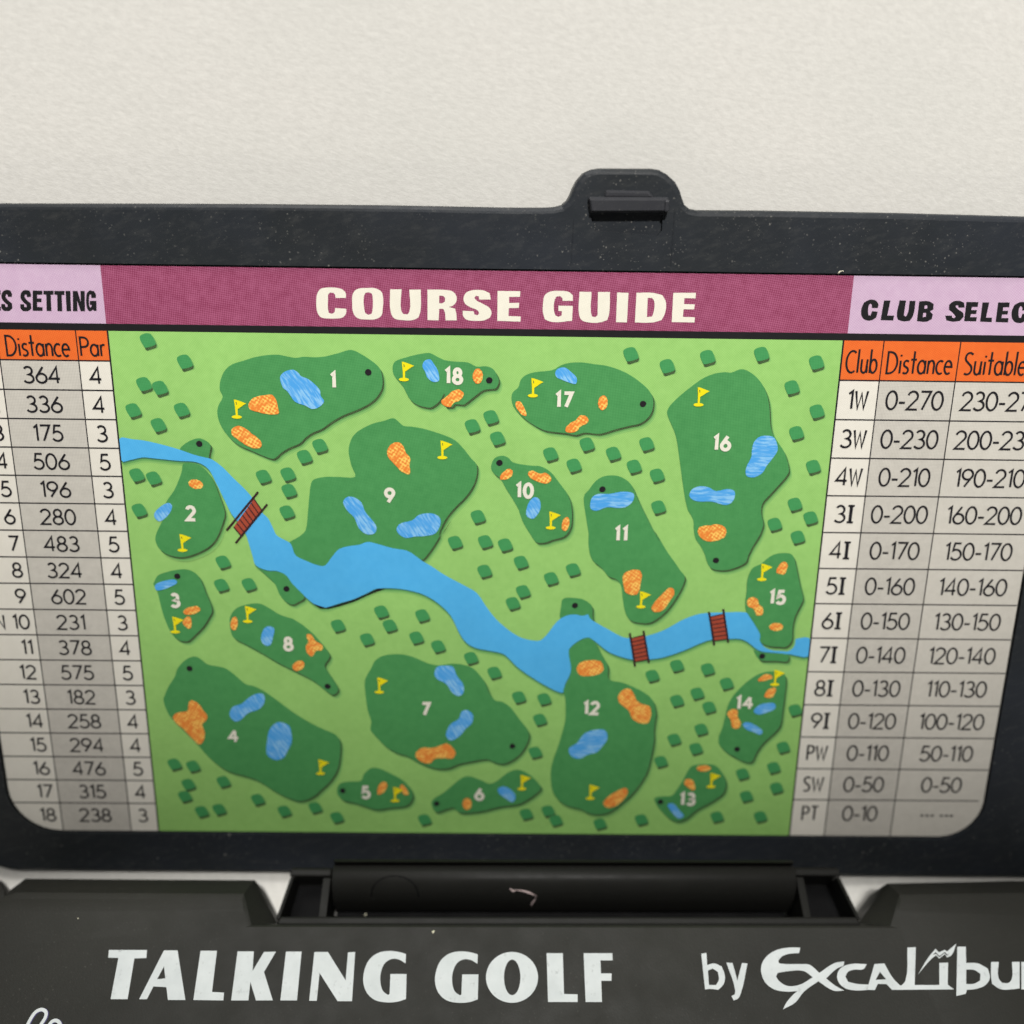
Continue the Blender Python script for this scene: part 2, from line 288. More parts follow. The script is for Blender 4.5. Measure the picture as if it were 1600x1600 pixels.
# ---------------------------------------------------------------- traced outlines, mm: u to the right and v up on the card (0,0 = top left of the map); x, y on the base top
FAIRWAYS={1:[[(11.745,-5.539),(12.03,-4.761),(12.461,-4.061),(13.267,-3.436),(14.514,-3.036),(15.759,-2.638),(17.145,-2.391),(18.367,-2.344),(19.424,-2.545),(20.181,-2.658),(21.103,-2.523),(22.321,-2.569),(23.548,-2.431),(25.089,-2.014),(25.861,-1.76),(26.471,-1.737),(27.223,-2.078),(28.123,-2.633),(29.023,-3.312),(29.467,-3.999),(29.627,-5.003),(29.497,-5.938),(28.934,-6.883),(27.984,-7.68),(26.725,-8.326),(25.152,-8.978),(23.882,-9.707),(22.759,-10.517),(21.647,-11.01),(20.841,-11.58),(20.185,-12.231),(19.065,-12.728),(18.095,-13.305),(17.434,-13.912),(16.955,-14.048),(15.879,-13.655),(14.657,-13.104),(13.289,-12.475),(12.259,-11.524),(11.491,-10.256),(11.223,-8.991),(11.414,-8.043),(11.944,-7.095),(11.69,-6.317)]],18:[[(30.755,-3.598),(30.967,-2.98),(31.662,-2.633),(33.198,-2.185),(34.577,-1.938),(35.187,-2.083),(36.406,-2.68),(37.784,-2.847),(39.011,-2.923),(39.933,-3.358),(41.007,-3.313),(41.778,-3.612),(42.246,-4.379),(42.407,-4.998),(42.105,-5.702),(41.487,-5.819),(40.638,-5.986),(39.635,-6.75),(38.629,-7.548),(38.163,-7.585),(37.543,-7.562),(37.309,-7.848),(36.533,-7.858),(36.459,-7.103),(36.385,-6.399),(35.916,-7.189),(34.98,-7.94),(34.204,-7.918),(33.431,-7.691),(32.74,-7.228),(32.362,-6.684),(31.914,-5.752),(31.312,-4.982),(30.862,-4.368)]],17:[[(43.848,-6.541),(44.042,-6.068),(44.577,-5.593),(44.796,-4.812),(45.326,-4.263),(46.397,-3.893),(48.239,-3.653),(49.148,-3.133),(50.214,-2.811),(51.596,-2.763),(52.854,-2.931),(54.09,-3.07),(55.18,-3.364),(56.436,-3.859),(57.711,-4.649),(58.843,-5.57),(59.523,-6.659),(59.515,-7.921),(59.094,-8.798),(58.191,-9.494),(57.03,-9.78),(55.482,-10.198),(54.244,-10.614),(53.464,-10.735),(52.047,-10.608),(51.115,-10.892),(49.989,-10.713),(48.888,-10.599),(47.629,-10.422),(46.522,-9.908),(45.256,-9.048),(44.305,-8.109),(43.905,-7.325)]],16:[[(61.171,-8.217),(61.367,-7.582),(61.874,-6.945),(62.753,-6.069),(63.783,-5.196),(64.814,-4.404),(66.012,-3.846),(67.232,-3.629),(68.008,-3.666),(68.906,-3.298),(69.688,-3.412),(70.667,-4.02),(71.521,-4.943),(72.175,-6.187),(72.52,-7.444),(72.74,-9.029),(73.09,-10.304),(73.822,-11.422),(74.732,-12.707),(75.377,-14.496),(75.216,-15.32),(74.365,-16.486),(73.503,-17.576),(72.716,-18.671),(72.689,-19.848),(73.034,-21.027),(72.928,-22.048),(73.01,-21.391),(72.774,-22.415),(72.079,-23.794),(71.609,-25.006),(71.428,-25.787),(70.574,-26.37),(69.297,-26.803),(68.149,-26.815),(67.309,-26.528),(66.844,-25.751),(66.538,-24.889),(65.978,-23.862),(65.351,-23.012),(65.06,-21.821),(64.96,-20.805),(64.409,-19.798),(64.259,-19.608),(63.851,-18.272),(63.393,-16.119),(62.92,-13.662),(62.462,-11.398),(62.078,-10.278),(61.453,-9.008)]],9:[[(25.63,-13.296),(25.74,-12.325),(26.163,-11.356),(26.967,-10.626),(28.391,-9.891),(29.645,-9.557),(30.664,-9.227),(31.203,-9.538),(31.816,-10.088),(32.595,-10.158),(32.618,-10.158),(34.02,-10.38),(35.578,-10.841),(36.672,-11.228),(37.61,-11.699),(38.552,-12.655),(39.34,-13.7),(39.974,-14.425),(40.026,-15.57),(39.633,-16.893),(38.792,-18.229),(37.672,-19.41),(36.707,-20.596),(36.058,-21.786),(35.679,-22.979),(36.958,-20.955),(36.148,-22.148),(35.493,-23.517),(34.508,-25.072),(33.605,-26.031),(31.475,-27.007),(27.404,-27.052),(24.136,-27.435),(22.508,-27.453),(21.546,-27.116),(20.431,-26.608),(19.242,-26.016),(18.389,-25.25),(18.361,-24.222),(18.539,-23.878),(19.451,-23.356),(20.375,-22.496),(20.605,-20.973),(20.518,-22.131),(20.895,-19.103),(21.229,-16.943),(21.729,-16.361),(22.847,-16.101),(24.43,-16.083),(26.25,-16.061),(25.897,-14.755)],[(14.52,-27.007),(15.465,-27.518),(16.762,-27.59),(17.72,-27.928),(18.482,-28.968),(19.257,-29.837),(19.867,-30.801),(19.017,-31.43),(18.346,-31.703),(17.547,-31.268),(16.938,-30.391),(16.513,-29.165),(15.593,-28.126)]],2:[[(7.0,-14.747),(7.871,-14.656),(8.796,-14.889),(9.679,-15.695),(10.373,-17.0),(10.754,-18.317),(11.138,-19.644),(11.26,-20.647),(10.95,-21.66),(10.374,-23.021),(9.792,-23.964),(8.93,-24.743),(7.67,-25.409),(6.343,-25.853),(5.211,-25.866),(4.114,-25.482),(3.367,-24.805),(3.055,-23.783),(3.387,-22.76),(3.956,-21.74),(4.523,-20.724),(4.638,-19.386),(5.717,-17.879),(6.38,-16.553),(6.776,-15.565)],[(6.746,-13.049),(7.424,-12.397),(8.4,-11.903),(9.186,-11.813),(9.937,-12.205),(10.214,-12.685),(10.036,-13.413),(9.788,-14.226),(9.16,-14.234),(7.929,-13.924),(6.857,-13.613)]],3:[[(2.415,-29.142),(2.9,-28.264),(3.913,-27.818),(5.238,-27.49),(6.377,-27.443),(7.318,-27.867),(7.902,-28.733),(8.354,-30.306),(8.823,-31.715),(8.923,-32.603),(8.535,-33.41),(7.699,-34.674),(6.623,-35.768),(5.771,-36.514),(4.736,-36.421),(3.952,-35.601),(3.414,-34.167),(3.067,-32.741),(2.892,-31.525),(2.718,-30.317),(2.341,-29.318)]],4:[[(2.369,-43.803),(2.988,-42.486),(3.854,-41.174),(4.183,-40.245),(4.927,-39.316),(5.814,-38.664),(6.655,-38.564),(7.288,-39.016),(7.916,-39.562),(9.235,-39.825),(10.214,-40.185),(11.321,-41.193),(12.271,-42.115),(13.264,-42.385),(14.407,-43.029),(16.025,-44.33),(17.65,-45.735),(19.627,-47.146),(21.295,-48.09),(22.807,-48.846),(23.369,-49.905),(23.314,-51.463),(22.984,-53.428),(22.139,-55.119),(20.864,-56.525),(19.591,-57.699),(18.078,-58.256),(16.528,-57.766),(14.834,-56.778),(13.166,-55.496),(11.644,-54.815),(9.775,-54.237),(8.444,-53.46),(6.996,-52.002),(5.753,-50.261),(4.194,-48.346),(2.958,-46.826),(2.392,-45.501),(2.202,-44.369)]],8:[[(10.883,-34.012),(11.108,-33.115),(11.738,-32.306),(12.753,-31.851),(13.917,-31.608),(14.894,-31.739),(16.006,-32.439),(16.96,-33.053),(18.258,-33.487),(18.465,-33.587),(19.584,-34.383),(20.854,-35.634),(21.799,-36.895),(22.503,-38.076),(22.361,-38.72),(21.859,-39.554),(22.322,-40.567),(22.953,-41.676),(23.39,-42.644),(23.151,-43.172),(22.634,-43.421),(21.893,-42.902),(20.918,-41.976),(19.94,-41.241),(18.956,-40.693),(17.975,-40.147),(16.184,-39.15),(14.574,-38.065),(12.441,-36.77),(11.479,-36.235),(11.024,-35.606)]],7:[[(26.603,-41.72),(26.916,-40.786),(27.446,-39.854),(27.889,-38.927),(28.743,-38.275),(30.088,-37.986),(31.592,-38.063),(32.925,-38.508),(34.259,-39.14),(35.601,-39.403),(37.114,-39.166),(38.458,-39.282),(39.636,-39.733),(40.482,-40.652),(41.164,-41.764),(41.681,-43.072),(42.369,-44.008),(43.222,-44.189),(44.253,-44.938),(45.127,-46.263),(46.003,-47.405),(46.574,-48.556),(46.39,-49.72),(45.638,-51.189),(44.613,-52.179),(43.405,-52.741),(42.274,-52.495),(41.403,-52.11),(39.67,-52.401),(37.936,-52.81),(36.718,-53.373),(35.501,-53.502),(34.115,-53.16),(32.736,-52.483),(31.536,-51.709),(30.333,-51.329),(28.971,-50.464),(27.799,-49.117),(27.138,-48.159),(27.254,-47.006),(26.87,-45.484),(26.668,-43.594)]],5:[[(22.718,-56.638),(23.099,-55.736),(24.155,-55.428),(25.726,-55.314),(26.1,-54.417),(26.994,-53.519),(28.035,-53.51),(29.581,-54.287),(30.956,-55.168),(31.897,-56.357),(32.176,-57.559),(31.688,-58.531),(30.89,-58.943),(29.127,-59.16),(27.539,-59.417),(26.146,-58.923),(24.756,-58.429),(23.539,-58.137),(22.863,-57.439)]],6:[[(34.501,-58.346),(34.857,-57.737),(36.003,-56.923),(37.057,-55.912),(38.282,-54.805),(39.327,-54.538),(40.725,-55.082),(41.776,-55.571),(42.82,-55.064),(44.028,-53.96),(45.242,-53.554),(46.47,-54.038),(47.536,-55.022),(48.206,-56.015),(47.835,-56.72),(46.713,-57.695),(45.32,-58.516),(43.21,-58.837),(41.1,-59.464),(38.985,-59.787),(37.926,-59.695),(37.223,-59.031),(36.165,-59.344),(35.105,-59.718),(34.669,-59.154)]],12:[[(51.228,-37.052),(52.203,-36.129),(53.354,-35.571),(54.213,-36.2),(54.667,-37.109),(55.299,-38.204),(55.883,-39.306),(55.942,-40.698),(56.438,-41.216),(57.634,-41.428),(59.192,-42.069),(60.771,-42.994),(61.685,-44.119),(62.071,-45.829),(62.017,-45.911),(61.901,-47.833),(61.986,-49.382),(61.668,-52.123),(61.246,-54.006),(60.131,-56.171),(58.802,-57.793),(57.14,-59.328),(55.799,-59.828),(54.378,-59.698),(53.296,-59.096),(51.871,-58.703),(50.617,-58.005),(49.7,-56.603),(49.386,-54.608),(49.51,-52.627),(50.222,-50.074),(50.685,-48.131),(50.978,-46.399),(50.899,-43.737),(50.605,-42.421),(51.165,-41.292),(51.452,-39.615),(51.148,-37.957)],[(50.034,-33.347),(50.033,-31.558),(50.287,-30.613),(51.521,-30.511),(52.683,-30.729),(53.654,-31.519),(53.783,-32.769),(53.86,-33.487),(53.534,-33.67),(52.614,-33.5),(51.611,-33.33)]],10:[[(41.637,-14.896),(41.789,-14.077),(42.179,-13.584),(42.966,-13.38),(43.6,-13.649),(44.08,-14.132),(45.033,-14.365),(46.301,-14.513),(47.253,-14.584),(48.378,-15.225),(49.363,-16.448),(50.326,-17.763),(50.831,-19.091),(50.964,-20.771),(50.808,-21.958),(50.109,-22.902),(48.825,-23.309),(47.943,-23.661),(46.924,-23.646),(46.258,-22.714),(45.426,-21.365),(44.921,-20.022),(44.801,-19.663),(44.143,-18.5),(43.328,-17.18),(42.678,-16.032),(42.039,-15.547)]],11:[[(52.235,-18.24),(52.762,-17.319),(53.518,-16.235),(54.45,-15.647),(55.718,-15.55),(56.687,-15.867),(57.514,-16.518),(58.042,-17.507),(58.758,-19.0),(59.471,-20.336),(60.189,-21.682),(61.266,-23.547),(60.51,-22.043),(61.761,-24.081),(63.005,-25.793),(63.724,-26.829),(64.402,-27.695),(64.256,-28.75),(63.682,-30.115),(62.783,-31.654),(61.851,-32.738),(60.649,-33.56),(59.486,-33.608),(58.306,-33.296),(57.68,-32.37),(57.266,-30.592),(57.028,-29.004),(56.413,-28.132),(55.41,-27.705),(54.67,-26.754),(53.487,-25.725),(53.023,-24.178),(52.96,-22.468),(53.047,-22.954),(52.651,-20.921)]],13:[[(66.383,-53.662),(67.023,-52.765),(68.404,-52.555),(69.814,-52.74),(70.768,-53.821),(71.347,-55.211),(71.152,-56.577),(70.253,-57.533),(69.075,-58.353),(67.892,-59.155),(66.73,-60.349),(65.78,-60.787),(64.88,-60.59),(63.947,-59.82),(62.998,-58.709),(62.489,-57.499),(63.44,-57.188),(64.667,-57.076),(65.309,-56.066),(65.935,-54.86)]],14:[[(69.95,-48.698),(70.295,-47.534),(70.523,-45.995),(70.749,-44.466),(71.174,-43.325),(72.092,-41.996),(73.189,-40.861),(74.313,-40.104),(75.475,-39.813),(77.017,-39.984),(77.519,-40.818),(77.542,-42.885),(77.498,-45.163),(77.412,-47.024),(76.737,-48.15),(75.556,-49.482),(74.806,-50.856),(74.34,-52.138),(73.436,-52.186),(72.347,-51.644),(71.065,-50.831),(70.124,-49.863)]],15:[[(71.928,-31.862),(71.757,-30.793),(71.806,-29.374),(71.772,-27.965),(72.23,-26.561),(73.168,-26.029),(74.073,-25.151),(75.014,-24.709),(76.317,-24.66),(76.933,-25.12),(77.395,-26.505),(78.01,-28.601),(78.53,-30.188),(78.336,-31.079),(77.811,-32.517),(77.649,-33.96),(77.73,-35.685),(77.103,-36.514),(76.262,-36.522),(75.078,-36.443),(73.939,-35.906),(73.852,-34.906),(72.977,-33.467),(72.221,-32.396)],[(73.277,-37.011),(74.141,-37.278),(76.01,-37.442),(77.445,-37.465),(77.453,-38.442),(76.097,-38.4),(74.915,-38.412),(74.055,-38.236)]]}
RIVER=[(0.058,-11.956),(1.535,-11.986),(2.924,-12.13),(4.91,-12.588),(6.74,-13.13),(8.261,-13.677),(9.492,-13.986),(10.259,-14.221),(11.302,-15.022),(12.474,-16.317),(14.248,-18.277),(15.402,-20.264),(16.153,-21.096),(16.648,-22.272),(17.004,-23.116),(17.781,-23.618),(18.485,-24.037),(18.747,-24.56),(19.101,-25.587),(20.445,-26.297),(21.562,-26.734),(22.454,-26.759),(23.394,-25.539),(24.235,-24.67),(25.541,-24.313),(26.514,-24.165),(27.494,-23.812),(28.778,-24.105),(30.385,-24.567),(31.999,-24.841),(33.123,-25.604),(33.766,-26.115),(34.898,-26.796),(36.359,-27.825),(38.811,-29.2),(40.127,-30.067),(41.147,-31.652),(42.317,-33.248),(43.828,-34.673),(45.342,-35.654),(46.684,-36.003),(47.686,-35.993),(48.501,-35.167),(49.463,-33.712),(50.436,-32.894),(51.588,-32.613),(52.589,-32.781),(53.246,-32.595),(53.514,-33.131),(54.282,-33.662),(55.817,-34.549),(57.188,-35.35),(58.37,-35.611),(60.243,-35.319),(62.045,-34.665),(63.175,-34.02),(64.457,-33.196),(65.912,-32.552),(67.222,-32.269),(69.707,-32.154),(71.867,-32.131),(72.584,-32.751),(73.326,-33.644),(73.988,-34.542),(74.083,-35.631),(75.045,-36.078),(76.221,-36.066),(77.856,-35.593),(79.851,-35.39),(80.006,-37.77),(77.703,-37.517),(76.001,-37.351),(74.302,-37.184),(73.421,-36.734),(72.521,-36.012),(71.478,-35.567),(69.97,-35.582),(68.134,-35.692),(66.664,-36.255),(65.203,-37.001),(63.4,-37.754),(61.744,-38.231),(59.229,-38.441),(57.529,-38.089),(55.816,-37.372),(54.38,-36.198),(53.354,-35.571),(52.2,-36.038),(51.225,-36.961),(51.164,-37.694),(51.54,-38.979),(51.333,-40.465),(50.78,-41.776),(50.641,-42.81),(49.874,-42.723),(48.498,-41.986),(46.781,-40.882),(45.071,-39.599),(44.045,-38.501),(43.198,-37.775),(41.686,-37.424),(40.011,-37.075),(38.84,-36.357),(38.007,-35.095),(37.017,-32.945),(35.516,-31.356),(33.881,-30.31),(32.246,-29.798),(30.611,-29.552),(28.481,-29.575),(27.319,-30.116),(25.654,-30.929),(23.992,-31.478),(22.326,-32.029),(21.345,-31.861),(20.234,-30.986),(19.454,-30.112),(18.524,-29.068),(17.843,-28.026),(16.812,-27.515),(15.678,-27.441),(14.414,-26.847),(14.112,-25.716),(13.733,-24.005),(13.476,-22.986),(12.909,-21.807),(12.027,-20.638),(11.344,-18.975),(10.666,-17.326),(9.995,-15.691),(9.268,-14.883),(8.198,-14.489),(6.634,-14.426),(5.077,-14.283),(3.522,-14.139),(2.432,-14.071),(0.989,-14.412),(0.048,-14.424)]
BANK=[[(20.703,-31.513),(22.324,-32.082),(23.989,-31.567),(25.651,-31.017),(27.317,-30.204),(28.48,-29.592),(29.381,-29.618),(28.504,-29.944),(27.31,-30.434),(25.643,-31.283),(23.978,-31.869),(22.648,-32.203),(21.661,-32.178)]]
WATER={1:[[(18.387,-4.835),(18.88,-4.211),(19.812,-3.937),(20.409,-4.269),(20.698,-4.651),(21.451,-4.951),(22.193,-5.563),(22.706,-6.179),(22.757,-6.804),(23.118,-7.426),(22.55,-8.062),(21.765,-8.308),(21.008,-7.924),(19.943,-7.544),(19.437,-6.845),(19.079,-6.303),(18.637,-5.919)]],18:[[(34.025,-3.402),(34.262,-2.784),(34.876,-2.623),(35.254,-3.079),(35.709,-3.843),(35.855,-4.925),(35.16,-5.089),(34.548,-4.631),(34.324,-4.015)]],17:[[(48.586,-3.989),(48.85,-3.491),(49.615,-3.327),(50.243,-3.736),(50.959,-4.424),(50.904,-5.124),(50.127,-4.978),(49.346,-4.677),(48.799,-4.451)]],9:[[(24.801,-19.057),(25.3,-18.419),(26.095,-18.46),(26.874,-19.034),(27.319,-20.2),(28.093,-21.2),(28.553,-22.04),(28.212,-22.808),(27.245,-22.819),(26.463,-22.064),(26.018,-20.887),(25.245,-20.056)],[(30.824,-22.184),(31.319,-21.501),(32.61,-21.149),(33.421,-20.466),(34.705,-20.249),(35.664,-20.608),(35.899,-21.449),(35.327,-22.643),(34.195,-22.996),(32.903,-23.095),(31.932,-23.277),(31.133,-22.86)]],10:[[(45.695,-20.325),(45.911,-18.981),(46.535,-18.223),(47.18,-18.465),(47.33,-19.467),(46.98,-20.311),(46.427,-20.789)]],2:[[(3.261,-20.571),(4.132,-19.725),(4.959,-19.349),(5.326,-19.711),(5.11,-20.382),(4.574,-21.059),(3.811,-21.573),(3.281,-21.242)]],3:[[(2.555,-29.403),(3.327,-28.957),(4.815,-28.679),(5.104,-29.113),(4.415,-29.558),(3.235,-30.01),(2.614,-30.016)]],8:[[(14.485,-35.932),(14.879,-34.844),(15.562,-34.477),(16.121,-34.831),(15.896,-35.918),(15.596,-36.829),(15.087,-37.016),(14.609,-36.657)]],11:[[(52.985,-19.066),(53.192,-18.145),(53.895,-17.721),(55.173,-17.706),(56.44,-17.442),(57.561,-17.479),(57.979,-17.84),(57.779,-18.677),(57.006,-19.271),(56.047,-19.366),(54.92,-19.296),(53.813,-19.728),(53.164,-19.567)]],16:[[(70.985,-12.427),(71.141,-11.455),(71.871,-10.769),(73.133,-10.786),(73.664,-11.424),(73.879,-12.393),(73.366,-13.375),(72.804,-14.199),(72.398,-15.024),(71.488,-15.561),(70.595,-15.374),(70.514,-14.39),(70.974,-13.24)],[(64.267,-17.767),(64.569,-17.015),(65.505,-16.673),(66.475,-16.827),(67.304,-17.233),(68.565,-16.969),(69.384,-17.208),(69.45,-18.04),(69.021,-18.714),(68.228,-18.857),(66.915,-18.487),(65.471,-18.504),(64.652,-18.263)]],4:[[(10.072,-45.997),(10.554,-45.139),(11.596,-44.751),(12.672,-43.797),(13.715,-43.317),(14.38,-43.499),(14.41,-44.44),(13.761,-45.392),(12.367,-45.975),(11.462,-46.841),(10.762,-47.134),(10.197,-46.662)],[(14.456,-49.6),(14.789,-48.247),(15.52,-47.376),(16.213,-47.178),(17.213,-47.648),(17.463,-48.799),(17.406,-49.96),(16.865,-51.131),(16.298,-52.113),(15.246,-52.417),(14.26,-51.545)]],7:[[(35.003,-40.52),(35.347,-39.59),(36.273,-39.396),(37.281,-39.571),(37.699,-40.679),(38.458,-41.791),(38.542,-42.914),(37.948,-43.447),(37.101,-42.929),(36.429,-41.811),(35.419,-41.261)],[(36.396,-48.457),(36.915,-47.298),(37.944,-46.522),(38.287,-45.565),(38.969,-45.311),(39.653,-45.933),(39.57,-47.081),(38.8,-47.857),(38.113,-48.828),(37.079,-49.515),(36.478,-49.133)]],6:[[(42.832,-56.262),(43.528,-55.896),(44.41,-56.348),(45.036,-57.247),(44.698,-58.157),(43.723,-57.56),(43.014,-56.962)]],12:[[(51.53,-50.452),(52.46,-49.761),(53.279,-48.493),(54.464,-47.903),(55.84,-47.89),(56.233,-49.047),(55.589,-50.219),(54.927,-51.007),(53.898,-51.31),(52.878,-51.908),(51.824,-51.525)]],14:[[(73.964,-45.006),(74.507,-44.335),(75.338,-44.042),(76.365,-44.032),(76.519,-44.791),(75.619,-45.277),(74.785,-45.571),(74.171,-45.424)],[(72.748,-46.933),(73.327,-46.639),(74.22,-47.016),(75.235,-47.777),(75.026,-48.36),(74.129,-47.981),(73.234,-47.603)]],13:[[(64.211,-58.293),(64.911,-58.186),(65.674,-59.093),(66.346,-59.902),(65.754,-60.357),(65.004,-59.71),(64.424,-58.9)]]}
